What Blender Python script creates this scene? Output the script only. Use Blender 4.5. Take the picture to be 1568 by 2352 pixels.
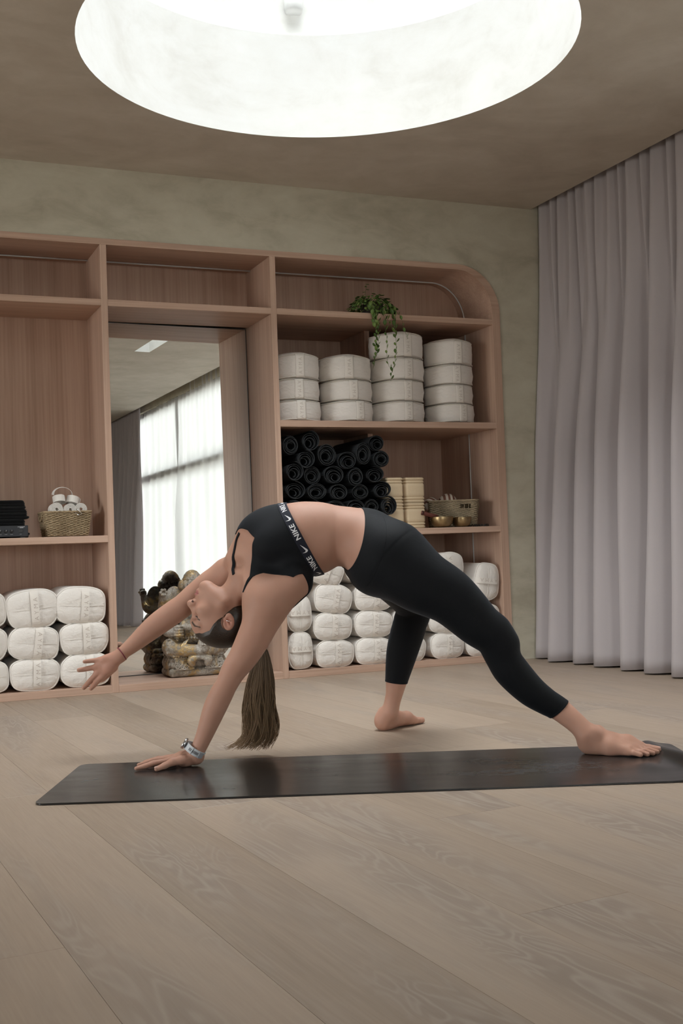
import bpy, bmesh, math, random
import numpy as np
from mathutils import Vector, Matrix, Euler
from mathutils.bvhtree import BVHTree

for _o in list(bpy.data.objects):
    bpy.data.objects.remove(_o, do_unlink=True)
SC = bpy.context.scene
COL = SC.collection
R = math.radians
PI = math.pi

# ---------------------------------------------------------------- camera
cam = bpy.data.cameras.new('camera')
cam.sensor_fit = 'VERTICAL'; cam.sensor_width = 16; cam.sensor_height = 24
cam.lens = 24 * 2639.7 / 2352
cam.clip_start = .05; cam.clip_end = 80
camo = bpy.data.objects.new('camera', cam); COL.objects.link(camo)
_r = Vector((.91993, -.39043, -.03557)); _u = Vector((.02036, -.04304, .99887))   # right and up of the picture
_r.normalize(); _f = _u.cross(_r).normalized(); _u = _r.cross(_f).normalized()
camo.matrix_world = Matrix(((_r.x, _u.x, -_f.x, 0), (_r.y, _u.y, -_f.y, -6.35116), (_r.z, _u.z, -_f.z, .75), (0, 0, 0, 1)))
SC.camera = camo

# ---------------------------------------------------------------- sky (overcast: brighter towards the zenith, ground dark)
SKY = 7.0
world = bpy.data.worlds.new('overcast_sky'); SC.world = world; world.use_nodes = True
_n = world.node_tree.nodes; _l = world.node_tree.links
_n.clear()
_tc = _n.new('ShaderNodeTexCoord'); _sx = _n.new('ShaderNodeSeparateXYZ'); _rp = _n.new('ShaderNodeValToRGB')
_bg = _n.new('ShaderNodeBackground'); _wo = _n.new('ShaderNodeOutputWorld'); _mr = _n.new('ShaderNodeMapRange')
_mr.inputs['From Min'].default_value = -1
_l.new(_tc.outputs['Generated'], _sx.inputs[0]); _l.new(_sx.outputs['Z'], _mr.inputs[0]); _l.new(_mr.outputs[0], _rp.inputs[0])
_e = _rp.color_ramp.elements
_e[0].position = .46; _e[0].color = (.42, .41, .38, 1)
_e[1].position = 1.0; _e[1].color = (.95, .98, 1.0, 1)
_m = _rp.color_ramp.elements.new(.53); _m.color = (.88, .90, .91, 1)
_l.new(_rp.outputs[0], _bg.inputs[0]); _bg.inputs[1].default_value = SKY; _l.new(_bg.outputs[0], _wo.inputs[0])

# portals: they emit nothing, they only tell the renderer where the sky comes in
def portal(name, loc, rot, sx, sy):
    d = bpy.data.lights.new(name, 'AREA'); d.shape = 'RECTANGLE'; d.size = sx; d.size_y = sy
    d.cycles.is_portal = True
    o = bpy.data.objects.new(name, d); o.location = loc; o.rotation_euler = rot; COL.objects.link(o)
portal('roof_light_portal', (1.947, -1.82, 4.12), (0, 0, 0), 2.6, 2.6)
portal('window_portal', (4.52, -5.68, 1.48), (0, R(90), 0), 2.9, 6.0)
portal('added_window_left_portal', (-5.6, -2.65, 1.32), (0, R(-90), 0), 2.6, 2.5)  # sky entry for the opening added in the left wall
portal('added_window_front_portal', (.25, -10.6, 1.32), (R(90), 0, 0), 1.3, 2.6)  # sky entry for the opening added behind the camera
portal('slot_portal', (3.1, -3.7, 3.43), (0, 0, 0), .2, .8)

vs = SC.view_settings
vs.view_transform = 'Standard'; vs.look = 'None'; vs.gamma = 1; vs.use_curve_mapping = False
vs.exposure = 1.5
SC.cycles.use_denoising = True
SC.cycles.max_bounces = 14; SC.cycles.diffuse_bounces = 8; SC.cycles.glossy_bounces = 5; SC.cycles.transparent_max_bounces = 12
SC.cycles.caustics_reflective = False; SC.cycles.caustics_refractive = False
SC.cycles.sample_clamp_indirect = 8
# ---------------------------------------------------------------- signed-distance sculpting (bodies and the statue)
def seg_d(p, a, b, ra, rb):
    ba = b - a
    L = float(ba @ ba) + 1e-12
    pa = p - a
    t = np.clip(pa @ ba / L, 0, 1)
    q = pa - t[..., None] * ba
    return np.sqrt((q * q).sum(-1)) - (ra + (rb - ra) * t)

def ell_d(p, c, M, r):
    q = (p - c) @ M.T
    k0 = np.sqrt(((q / r) ** 2).sum(-1)) + 1e-9
    k1 = np.sqrt(((q / (r * r)) ** 2).sum(-1)) + 1e-9
    return k0 * (k0 - 1) / k1

def smin(a, b, k):
    if k <= 0:
        return np.minimum(a, b)
    h = np.maximum(k - np.abs(a - b), 0) / k
    return np.minimum(a, b) - h * h * k * .25

def smax(a, b, k):
    return -smin(-a, -b, k)

# a sculpture is a list of ops: ('seg', a, b, ra, rb, k), ('ell', c, M, r, k), ('cutseg', ...), ('cutell', ...), ('group', ops, k)
def op_bound(op):
    t = op[0]
    if t in ('seg', 'cutseg'):
        a, b = np.array(op[1]), np.array(op[2])
        return (a + b) / 2, np.linalg.norm(a - b) / 2 + max(op[3], op[4]), op[5]
    if t in ('ell', 'cutell'):
        return np.array(op[1]), float(max(op[3])), op[4]
    cs = [op_bound(o) for o in op[1]]
    lo = np.min([c - r for c, r, k in cs], 0); hi = np.max([c + r for c, r, k in cs], 0)
    return (lo + hi) / 2, np.linalg.norm(hi - lo) / 2, op[2]

def sdf_blocks(ops, pts, cen, rad, mar=0.):
    d = np.full(pts.shape[:2], 9., np.float64)
    later = [0.] * (len(ops) + 1)
    for i in range(len(ops) - 1, -1, -1):
        later[i] = max(later[i + 1], op_bound(ops[i])[2])
    for i, op in enumerate(ops):
        c, R, k = op_bound(op)
        k = max(k, later[i + 1])
        idx = np.nonzero(np.sqrt(((cen - c) ** 2).sum(-1)) < R + rad + k + mar + .004)[0]
        if not len(idx):
            continue
        P = pts[idx]
        if op[0] in ('seg', 'cutseg'):
            v = seg_d(P, np.array(op[1]), np.array(op[2]), op[3], op[4])
        elif op[0] in ('ell', 'cutell'):
            v = ell_d(P, np.array(op[1]), np.array(op[2]), np.array(op[3]))
        else:
            v = sdf_blocks(op[1], P, cen[idx], rad, mar + k)
        k = op[-1]
        d[idx] = smax(d[idx], -v, k) if op[0].startswith('cut') else smin(d[idx], v, k)
    return d

def spline_rows(rows, step):
    """Catmull-Rom through rows whose first three entries are a position"""
    r = [np.array(x, float) for x in rows]
    if len(r) < 3:
        return r
    r = [2 * r[0] - r[1]] + r + [2 * r[-1] - r[-2]]
    out = []
    for i in range(1, len(r) - 2):
        p0, p1, p2, p3 = r[i - 1:i + 3]
        n = max(1, math.ceil(np.linalg.norm((p2 - p1)[:3]) / step))
        for j in range(n):
            t = j / n
            out.append(.5 * (2 * p1 + (p2 - p0) * t + (2 * p0 - 5 * p1 + 4 * p2 - p3) * t * t + (3 * p1 - p0 - 3 * p2 + p3) * t ** 3))
    return out + [r[-2]]

def expand(ops):
    """('limb', rows of x y z r, k) and ('trunk', rows of centre, lateral, axis, half width, half depth, k) become groups"""
    out = []
    for o in ops:
        if o[0] == 'limb':
            r = spline_rows(o[1], .008)
            out.append(('group', [('seg', a[:3], b[:3], a[3], b[3], 0.) for a, b in zip(r, r[1:])], o[2]))
        elif o[0] == 'trunk':
            sl = []
            for a in spline_rows(o[1], .006):
                T = a[6:9] / np.linalg.norm(a[6:9]); L = a[3:6] - T * (a[3:6] @ T); L /= np.linalg.norm(L)
                sl.append(('ell', a[:3], np.array([L, T, np.cross(L, T)]), np.array([a[9], .075, a[10]]), 0.))
            out.append(('group', sl, o[2]))
        elif o[0] == 'group':
            out.append(('group', expand(o[1]), o[2]))
        else:
            out.append(o)
    return out

def sdf_points(ops, p):
    return sdf_blocks(ops, p[:, None, :], p, 0.)[:, 0]

def surface_nets(ops, lo, hi, h, cut=None):
    """dual mesh of the zero set on a sparse grid of 8x8x8 blocks; returns verts, quads"""
    lo = np.array(lo, float); hi = np.array(hi, float)
    n = np.ceil((hi - lo) / (8 * h)).astype(int)
    bi = np.stack(np.meshgrid(*[np.arange(k) for k in n], indexing='ij'), -1).reshape(-1, 3)
    cen = lo + (bi + .5) * 8 * h
    half = 4 * h * math.sqrt(3)
    dc = np.concatenate([sdf_blocks(ops, cen[i:i + 4000, None, :], cen[i:i + 4000], half)[:, 0] for i in range(0, len(cen), 4000)])
    sg = np.pad((dc < 0).reshape(n), 1, mode='edge')
    mx = np.zeros(n, int)
    for a in range(3):
        for b in range(3):
            for c in range(3):
                mx += sg[a:a + n[0], b:b + n[1], c:c + n[2]]
    bi = bi[(np.abs(dc) < half * 2.1) | ((mx > 0) & (mx < 27)).ravel()]
    cen = lo + (bi + .5) * 8 * h
    g = np.stack(np.meshgrid(*[np.arange(9)] * 3, indexing='ij'), -1)
    S = int(n.max() * 8 + 2)
    keys, verts, quads = [], [], []
    for s in range(0, len(bi), 600):
        b = bi[s:s + 600]
        ijk = b[:, None, None, None, :] * 8 + g
        P = lo + ijk * h
        d = sdf_blocks(ops, P.reshape(len(b), 729, 3), cen[s:s + 600], half).reshape(-1, 9, 9, 9)
        acc = np.zeros((len(b), 8, 8, 8, 3)); cnt = np.zeros((len(b), 8, 8, 8))
        for ax in range(3):
            u, w = [a for a in range(3) if a != ax]
            for du in (0, 1):
                for dw in (0, 1):
                    s0 = [slice(None)] + [slice(0, 8)] * 3; s1 = list(s0)
                    for q, dd in ((u, du), (w, dw)):
                        s0[q + 1] = slice(dd, dd + 8); s1[q + 1] = slice(dd, dd + 8)
                    s1[ax + 1] = slice(1, 9)
                    a, c = d[tuple(s0)], d[tuple(s1)]
                    m = (a < 0) != (c < 0)
                    t = np.where(m, a / np.where(m, a - c, 1), 0)
                    off = np.zeros(m.shape + (3,)); off[..., ax] = t; off[..., u] = du; off[..., w] = dw
                    acc += off * m[..., None]; cnt += m
        m = cnt > 0
        cell = ijk[:, :8, :8, :8][m]
        keys.append((cell[:, 0] * S + cell[:, 1]) * S + cell[:, 2])
        verts.append(lo + (cell + acc[m] / cnt[m][:, None]) * h)
        for ax in range(3):
            s1 = [slice(None)] + [slice(0, 8)] * 3; s1[ax + 1] = slice(1, 9)
            a, c = d[:, :8, :8, :8], d[tuple(s1)]
            m = (a < 0) != (c < 0)
            e = ijk[:, :8, :8, :8][m]; flip = a[m] < 0
            u, w = (ax + 1) % 3, (ax + 2) % 3
            qs = []
            for du, dw in ((-1, -1), (0, -1), (0, 0), (-1, 0)):
                x = e.copy(); x[:, u] += du; x[:, w] += dw
                qs.append((x[:, 0] * S + x[:, 1]) * S + x[:, 2])
            q = np.stack(qs, -1)
            q[~flip] = q[~flip][:, ::-1]
            quads.append(q)
    keys = np.concatenate(keys); verts = np.concatenate(verts); quads = np.concatenate(quads)
    o = np.argsort(keys); keys = keys[o]; verts = verts[o]
    q = np.clip(np.searchsorted(keys, quads), 0, len(keys) - 1)
    ok = (keys[q] == quads).all(1)
    return verts, q[ok]

def relax(v, q, it=4):
    """Taubin smoothing: takes out ridges, keeps the volume"""
    n = len(v)
    e = np.concatenate([q[:, [i, (i + 1) % 4]] for i in range(4)])
    c = np.bincount(e[:, 0], minlength=n) + np.bincount(e[:, 1], minlength=n)
    for i in range(2 * it):
        s = np.zeros_like(v)
        for ax in range(3):
            s[:, ax] = np.bincount(e[:, 0], v[e[:, 1], ax], n) + np.bincount(e[:, 1], v[e[:, 0], ax], n)
        v = v + (-.52 if i % 2 else .5) * (s / np.maximum(c, 1)[:, None] - v)
    return v

def closed_tris(v, q):
    """triangles of the quads, with the few pin-holes left between blocks fanned shut"""
    t = np.concatenate([q[:, [0, 1, 2]], q[:, [0, 2, 3]]])
    d = np.concatenate([t[:, [0, 1]], t[:, [1, 2]], t[:, [2, 0]]]); n = len(v)
    k = d[:, 0].astype(np.int64) * n + d[:, 1]; rk = d[:, 1].astype(np.int64) * n + d[:, 0]
    free = d[~np.isin(rk, k)]
    nxt = {}
    for a, b in free.tolist(): nxt.setdefault(b, []).append(a)
    add = []
    while nxt:
        s = next(iter(nxt)); lp = [s]; c = s
        while c in nxt:
            o = nxt[c]; c2 = o.pop()
            if not o: del nxt[c]
            c = c2
            if c == s: break
            if c in lp:
                lp = lp[:lp.index(c)]
            lp.append(c)
        add += [(lp[0], lp[i], lp[i + 1]) for i in range(1, len(lp) - 1)]
    return np.concatenate([t, np.array(add, t.dtype).reshape(-1, 3)])

def vnormals(v, t):
    fn = np.cross(v[t[:, 1]] - v[t[:, 0]], v[t[:, 2]] - v[t[:, 0]])
    n = np.zeros_like(v)
    for i in range(3):
        for ax in range(3):
            n[:, ax] += np.bincount(t[:, i], fn[:, ax], len(v))
    return n / (np.linalg.norm(n, axis=1)[:, None] + 1e-12)

def clip_tris(v, t, g):
    """keep the part of a triangle mesh where the field g (per vertex) is negative; returns verts, tris"""
    ins = g < 0
    c = ins[t].sum(1)
    out = [t[c == 3]]
    nv = [v]; base = len(v); cache = {}; extra = []
    def cutv(i, j):
        nonlocal base
        k = (i, j) if i < j else (j, i)
        if k not in cache:
            a, b = k
            s = g[a] / (g[a] - g[b])
            extra.append(v[a] + s * (v[b] - v[a])); cache[k] = base; base += 1
        return cache[k]
    add = []
    for tri in t[(c == 1) | (c == 2)].tolist():
        k = [ins[i] for i in tri]
        if sum(k) == 1:
            i = k.index(True); a, b, d = tri[i], tri[(i + 1) % 3], tri[(i + 2) % 3]
            add.append((a, cutv(a, b), cutv(a, d)))
        else:
            i = k.index(False); a, b, d = tri[i], tri[(i + 1) % 3], tri[(i + 2) % 3]
            p, q = cutv(a, b), cutv(a, d)
            add += [(p, b, d), (p, d, q)]
    if add:
        out.append(np.array(add)); nv.append(np.array(extra))
    v = np.concatenate(nv); t = np.concatenate(out)
    used = np.unique(t); m = np.full(len(v), -1); m[used] = np.arange(len(used))
    return v[used], m[t]
# ---------------------------------------------------------------- helpers: objects
def tag(o, label=None, cat=None, group=None, kind=None):
    if label: o['label'] = label
    if cat: o['category'] = cat
    if group: o['group'] = group
    if kind: o['kind'] = kind
    return o

def empty(name, loc=(0, 0, 0), rot=(0, 0, 0)):
    o = bpy.data.objects.new(name, None); COL.objects.link(o)
    o.location = loc; o.rotation_euler = rot; o.empty_display_size = .1
    return o

def link_mesh(name, me, mat=None, parent=None, smooth=True, loc=None, rot=None):
    if mat is not None and not me.materials:
        for m in (mat if isinstance(mat, (list, tuple)) else [mat]):
            me.materials.append(m)
    if smooth:
        me.polygons.foreach_set('use_smooth', [True] * len(me.polygons))
    o = bpy.data.objects.new(name, me); COL.objects.link(o)
    if parent: o.parent = parent
    if loc is not None: o.location = loc
    if rot is not None: o.rotation_euler = rot
    return o

def mesh_np(name, v, f, mat=None, parent=None, smooth=True, **kw):
    me = bpy.data.meshes.new(name)
    me.from_pydata([tuple(x) for x in np.asarray(v).tolist()], [], np.asarray(f).tolist() if isinstance(f, np.ndarray) else f)
    me.update()
    return link_mesh(name, me, mat, parent, smooth, **kw)

def mesh_bm(name, bm, mat=None, parent=None, smooth=False, **kw):
    me = bpy.data.meshes.new(name); bm.normal_update(); bm.to_mesh(me); bm.free()
    return link_mesh(name, me, mat, parent, smooth, **kw)

def copy_tree(o, parent=None):
    c = o.copy(); COL.objects.link(c)
    if parent: c.parent = parent
    for ch in list(o.children):
        copy_tree(ch, c)
    return c

def add_box(bm, x0, x1, y0, y1, z0, z1, bevel=0., seg=1):
    r = bmesh.ops.create_cube(bm, size=1)
    for v in r['verts']:
        v.co = Vector((x0 + (v.co.x + .5) * (x1 - x0), y0 + (v.co.y + .5) * (y1 - y0), z0 + (v.co.z + .5) * (z1 - z0)))
    if bevel:
        es = list({e for v in r['verts'] for e in v.link_edges})
        bmesh.ops.bevel(bm, geom=es, offset=bevel, segments=seg, affect='EDGES', profile=.5)

def box(name, x0, x1, y0, y1, z0, z1, mat, parent=None, bevel=.0015, seg=1, **kw):
    bm = bmesh.new(); add_box(bm, x0, x1, y0, y1, z0, z1, bevel, seg)
    return mesh_bm(name, bm, mat, parent, **kw)

def frames(path):
    """parallel-transport frames along a polyline"""
    p = np.asarray(path, float); n = len(p)
    t = np.gradient(p, axis=0); t /= np.linalg.norm(t, axis=1)[:, None] + 1e-12
    a = np.array([0, 0, 1.]) if abs(t[0, 2]) < .9 else np.array([1., 0, 0])
    u = np.cross(t[0], a); u /= np.linalg.norm(u)
    U = [u]
    for i in range(1, n):
        u = u - t[i] * (u @ t[i]); u /= np.linalg.norm(u) + 1e-12; U.append(u)
    U = np.array(U); return p, t, U, np.cross(t, U)

def tube_vf(path, rad, sides=6, closed=False, base=0):
    p, t, U, W = frames(path); n = len(p)
    rad = np.broadcast_to(np.asarray(rad, float), (n,))
    a = np.arange(sides) * 2 * PI / sides
    v = p[:, None] + rad[:, None, None] * (np.cos(a)[None, :, None] * U[:, None] + np.sin(a)[None, :, None] * W[:, None])
    f = []
    for i in range(n if closed else n - 1):
        j = (i + 1) % n
        for k in range(sides):
            m = (k + 1) % sides
            f.append((base + i * sides + k, base + i * sides + m, base + j * sides + m, base + j * sides + k))
    if not closed:
        f.append(tuple(base + k for k in range(sides))[::-1]); f.append(tuple(base + (n - 1) * sides + k for k in range(sides)))
    return v.reshape(-1, 3), f

def tubes(name, paths, mat, parent=None, **kw):
    """several (path, radius, sides, closed) tubes in one mesh"""
    V, F, b = [], [], 0
    for pth, rad, sides, closed in paths:
        v, f = tube_vf(pth, rad, sides, closed, b); V.append(v); F += f; b += len(v)
    return mesh_np(name, np.concatenate(V), F, mat, parent, **kw)

def lathe(name, prof, mat, parent=None, n=40, **kw):
    """profile of (r, z) turned about z"""
    v, f = [], []
    for r, z in prof:
        for k in range(n):
            a = 2 * PI * k / n; v.append((r * math.cos(a), r * math.sin(a), z))
    for i in range(len(prof) - 1):
        for k in range(n):
            m = (k + 1) % n; f.append((i * n + k, i * n + m, (i + 1) * n + m, (i + 1) * n + k))
    f.append(tuple(range(n))[::-1]); f.append(tuple((len(prof) - 1) * n + k for k in range(n)))
    return mesh_np(name, v, f, mat, parent, **kw)

def text_mesh(body, size, spacing=1.3, bold=0.):
    """flat lettering, centred; verts in x (reading) and y (up)"""
    cu = bpy.data.curves.new('lettering', 'FONT'); cu.body = body; cu.size = size; cu.space_character = spacing
    cu.align_x = 'CENTER'; cu.align_y = 'CENTER'; cu.resolution_u = 3; cu.offset = bold
    ob = bpy.data.objects.new('lettering', cu); COL.objects.link(ob)
    dg = bpy.context.evaluated_depsgraph_get(); dg.update()
    me = bpy.data.meshes.new_from_object(ob.evaluated_get(dg))
    bpy.data.objects.remove(ob)
    v = np.array([x.co[:] for x in me.vertices]); f = [tuple(p.vertices) for p in me.polygons]
    bpy.data.meshes.remove(me)
    c = (v.min(0) + v.max(0)) / 2; v = v - [c[0], c[1], 0]
    return v, f

# ---------------------------------------------------------------- helpers: materials
class Mat:
    def __init__(s, name, rough=.6, color=(.5, .5, .5), spec=.4, metal=0.):
        s.m = bpy.data.materials.new(name); s.m.use_nodes = True
        s.n = s.m.node_tree.nodes; s.l = s.m.node_tree.links
        s.b = s.n['Principled BSDF']; s.out = s.n['Material Output']
        s.b.inputs['Base Color'].default_value = (*color, 1); s.b.inputs['Roughness'].default_value = rough
        s.b.inputs['Specular IOR Level'].default_value = spec; s.b.inputs['Metallic'].default_value = metal
        s._co = None
    def node(s, t, **kw):
        n = s.n.new(t)
        for k, v in kw.items():
            setattr(n, k, v)
        return n
    def co(s, kind='Object'):
        if s._co is None: s._co = s.node('ShaderNodeTexCoord')
        return s._co.outputs[kind]
    def mapping(s, scale=(1, 1, 1), rot=(0, 0, 0), src=None, loc=None):
        m = s.node('ShaderNodeMapping'); s.l.new(src or s.co(), m.inputs[0])
        m.inputs['Scale'].default_value = scale; m.inputs['Rotation'].default_value = rot
        if loc: m.inputs['Location'].default_value = loc
        return m.outputs[0]
    def noise(s, vec, scale=5., detail=4., rough=.55, dist=0.):
        t = s.node('ShaderNodeTexNoise'); s.l.new(vec, t.inputs['Vector'])
        t.inputs['Scale'].default_value = scale; t.inputs['Detail'].default_value = detail
        t.inputs['Roughness'].default_value = rough; t.inputs['Distortion'].default_value = dist
        return t.outputs[0]
    def math(s, op, a, b=None, c=None, clamp=False):
        t = s.node('ShaderNodeMath', operation=op); t.use_clamp = clamp
        for i, x in enumerate((a, b, c)):
            if x is None: continue
            if isinstance(x, (int, float)): t.inputs[i].default_value = x
            else: s.l.new(x, t.inputs[i])
        return t.outputs[0]
    def ramp(s, fac, stops):
        t = s.node('ShaderNodeValToRGB'); e = t.color_ramp.elements
        while len(e) < len(stops): e.new(.5)
        for x, (p, c) in zip(e, stops):
            x.position = p; x.color = (*c, 1) if len(c) == 3 else c
        s.l.new(fac, t.inputs[0]); return t.outputs[0]
    def mix(s, fac, a, b, mode='MIX'):
        t = s.node('ShaderNodeMix', data_type='RGBA', blend_type=mode)
        for i, x in ((0, fac), (6, a), (7, b)):
            if isinstance(x, (int, float)): t.inputs[i].default_value = x
            elif isinstance(x, tuple): t.inputs[i].default_value = (*x, 1)
            else: s.l.new(x, t.inputs[i])
        return t.outputs[2]
    def color(s, c): s.l.new(c, s.b.inputs['Base Color']); return s
    def rough(s, r): s.l.new(r, s.b.inputs['Roughness']); return s
    def bump(s, h, strength=.3, dist=.01):
        t = s.node('ShaderNodeBump'); t.inputs['Strength'].default_value = strength; t.inputs['Distance'].default_value = dist
        s.l.new(h, t.inputs['Height']); s.l.new(t.outputs[0], s.b.inputs['Normal']); return s

def veneer(name, vertical=True):
    m = Mat(name, .5, spec=.3)
    oi = m.node('ShaderNodeObjectInfo'); off = m.math('MULTIPLY', oi.outputs['Random'], 7.)
    cmb = m.node('ShaderNodeCombineXYZ'); m.l.new(off, cmb.inputs[0]); m.l.new(off, cmb.inputs[1])
    add = m.node('ShaderNodeVectorMath', operation='ADD'); m.l.new(m.co(), add.inputs[0]); m.l.new(cmb.outputs[0], add.inputs[1])
    g1 = m.noise(m.mapping((90, 90, 1.6) if vertical else (1.6, 90, 90), src=add.outputs[0]), 1., 3, .6)
    g2 = m.noise(m.mapping((14, 14, .5) if vertical else (.5, 14, 14), src=add.outputs[0]), 1., 2, .5)
    g = m.math('ADD', m.math('MULTIPLY', g1, .5), m.math('MULTIPLY', g2, .5))
    m.color(m.ramp(g, [(.3, (.40, .262, .192)), (.5, (.50, .338, .255)), (.7, (.595, .418, .325))]))
    m.bump(g1, .08, .002)
    return m.m

def limewash(name, c0, c1, c2, sc=1.):
    m = Mat(name, .85, spec=.15)
    a = m.noise(m.mapping((1.1 * sc, 1.6 * sc, 2.2 * sc)), 1.3, 6, .62, .9)
    b = m.noise(m.mapping((3.2 * sc, 3.2 * sc, 5.5 * sc)), 1.7, 5, .6, .5)
    f = m.math('ADD', m.math('MULTIPLY', a, .62), m.math('MULTIPLY', b, .38))
    m.color(m.ramp(f, [(.36, c0), (.5, c1), (.64, c2)]))
    m.bump(b, .12, .006)
    return m.m

def cloth(name, c, weave=700., rough=.9, wr=.35, wscale=9., var=.04):
    m = Mat(name, rough, c, spec=.1)
    w = m.noise(m.co(), wscale, 3, .5, .6); t = m.noise(m.co(), weave, 2, .5)
    lo = tuple(x * (1 - var) for x in c); hi = tuple(min(1, x * (1 + var)) for x in c)
    m.color(m.mix(t, lo, hi))
    m.bump(m.math('ADD', m.math('MULTIPLY', w, 1.), m.math('MULTIPLY', t, .006)), wr, .02)
    m.b.inputs['Sheen Weight'].default_value = .15
    return m.m

def plain(name, c, rough=.5, spec=.4, metal=0., var=.08, sc=30.):
    m = Mat(name, rough, c, spec, metal)
    t = m.noise(m.co(), sc, 3, .5)
    m.color(m.mix(t, tuple(x * (1 - var) for x in c), tuple(min(1, x * (1 + var)) for x in c)))
    return m.m

WOOD_V = veneer('oak_veneer_upright'); WOOD_H = veneer('oak_veneer_lying', False)
PLASTER_WALL = limewash('limewash_wall', (.40, .365, .285), (.50, .465, .37), (.56, .53, .43))
PLASTER_CEIL = limewash('limewash_ceiling', (.44, .385, .32), (.50, .445, .375), (.56, .505, .435), .8)
PLASTER_WELL = limewash('limewash_roof_light', (.60, .59, .56), (.66, .655, .635), (.69, .69, .68))
CREAM = cloth('cream_canvas', (.76, .72, .675), wr=.30, wscale=7.)
CREAM_BAND = cloth('cream_webbing', (.76, .715, .66), 900., wr=.1)
CREAM_PIPE = cloth('cream_piping', (.78, .745, .70), 900., wr=.05)
PRINT = plain('taupe_print', (.52, .455, .405), .8, .1)
CURTAIN = cloth('mauve_grey_curtain_cloth', (.40, .362, .366), 500., .8, .12, 6.)
RUBBER = plain('black_rubber_roll', (.023, .0255, .028), .6, .3, sc=60.)
BLACK_CLOTH = cloth('black_cloth', (.008, .008, .0085), 400., .95, .3)
CHROME = plain('chrome', (.75, .75, .74), .15, .5, 1.)
ALU = plain('white_channel_cover', (.62, .62, .62), .4, .5)
# ---------------------------------------------------------------- room shell
X0, X1, Y0, Y1, CZ, CX = -5.4, 4.38, -10.4, 0.0, 2.923, 4.125

def floor_mat():
    m = Mat('greyed_oak_plank', .42, spec=.42)
    oi = m.node('ShaderNodeObjectInfo'); rnd = oi.outputs['Random']
    cmb = m.node('ShaderNodeCombineXYZ'); m.l.new(m.math('MULTIPLY', rnd, 31.), cmb.inputs[0]); m.l.new(m.math('MULTIPLY', rnd, 17.), cmb.inputs[1])
    vec = m.mapping((1, 1, 1), (0, 0, R(-3.03)))
    add = m.node('ShaderNodeVectorMath', operation='ADD'); m.l.new(vec, add.inputs[0]); m.l.new(cmb.outputs[0], add.inputs[1])
    v = add.outputs[0]
    big = m.noise(m.mapping((3.2, .55, 1), src=v), 1.1, 3, .55, .35)          # broad cathedral shapes
    fig = m.noise(m.mapping((5.5, 1.1, 1), src=v), 1.4, 2, .5, 1.1)
    rings = m.math('SINE', m.math('MULTIPLY', fig, 62.))
    rings = m.math('POWER', m.math('MULTIPLY_ADD', rings, .5, .5), 2.2)
    zone = m.math('MULTIPLY', m.math('SUBTRACT', big, .50), 6., clamp=True)
    fine = m.noise(m.mapping((70, 2.2, 1), src=v), 1., 4, .6)
    pores = m.noise(m.mapping((190, 7, 1), src=v), 1., 2, .6)
    tone = m.math('ADD', m.math('MULTIPLY', big, .45), m.math('ADD', m.math('MULTIPLY', fine, .33), m.math('MULTIPLY', rnd, .22)))
    base = m.ramp(tone, [(.28, (.258, .196, .145)), (.48, (.345, .266, .202)), (.72, (.405, .320, .248))])
    base = m.mix(m.math('MULTIPLY', zone, .68), base, (.235, .184, .150))
    base = m.mix(m.math('MULTIPLY', m.math('MULTIPLY', rings, zone), .46), base, (.44, .375, .315))
    m.color(base)
    m.rough(m.math('MULTIPLY_ADD', pores, .22, .33))
    m.bump(m.math('ADD', m.math('MULTIPLY', pores, .6), m.math('MULTIPLY', m.math('MULTIPLY', rings, zone), .6)), .10, .0012)
    return m.m
PLANK = floor_mat()

def clip_poly(p, ax, lim, keep_less):
    out = []
    for i in range(len(p)):
        a, b = p[i], p[(i + 1) % len(p)]
        ia = (a[ax] <= lim) == keep_less; ib = (b[ax] <= lim) == keep_less
        if ia: out.append(a)
        if ia != ib:
            t = (lim - a[ax]) / (b[ax] - a[ax]); out.append((a[0] + t * (b[0] - a[0]), a[1] + t * (b[1] - a[1])))
    return out

floor = box('floor', X0 - .05, X1 + .05, Y0 - .05, .9, -.08, -.006, plain('screed', (.12, .11, .1), .9), bevel=0)
tag(floor, kind='structure')
rng = random.Random(4)
PW, PLN, ANG = .281, 2.2, R(3.03)
pd = (math.sin(ANG), -math.cos(ANG)); pn = (math.cos(ANG), math.sin(ANG))      # along and across the boards
for i in range(-23, 17):
    off = rng.random() * PLN
    if i == 1: off = .985                                          # a butt joint that shows beside the mat
    for j in range(-2, 8):
        s0 = -1.0 + j * PLN + off - PLN; s1 = s0 + PLN - .0007
        a0 = .707 + (i - .0) * PW; a1 = a0 + PW - .0007
        q = [(pd[0] * s + pn[0] * a, pd[1] * s + pn[1] * a) for s, a in ((s0, a0), (s0, a1), (s1, a1), (s1, a0))]
        for ax, lim, less in ((0, X0, False), (0, X1, True), (1, Y0, False), (1, .0, True)):
            q = clip_poly(q, ax, lim, less) if q else q
        if len(q) < 3: continue
        c = (sum(x for x, y in q) / len(q), sum(y for x, y in q) / len(q))
        n = len(q)
        ins = []
        for x, y in q:
            L = math.hypot(x - c[0], y - c[1]); ins.append((x - (x - c[0]) / L * .0008, y - (y - c[1]) / L * .0008))
        v = [(x, y, -.006) for x, y in q] + [(x, y, -.0005) for x, y in q] + [(x, y, 0) for x, y in ins]
        f = [tuple(range(2 * n, 3 * n))]
        for k in range(n):
            m = (k + 1) % n
            f += [(k, m, n + m, n + k), (n + k, n + m, 2 * n + m, 2 * n + k)]
        bm = bmesh.new(); vv = [bm.verts.new(x) for x in v]
        for ff in f: bm.faces.new([vv[k] for k in ff])
        bmesh.ops.recalc_face_normals(bm, faces=bm.faces)
        mesh_bm('plank', bm, PLANK, floor)

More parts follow.
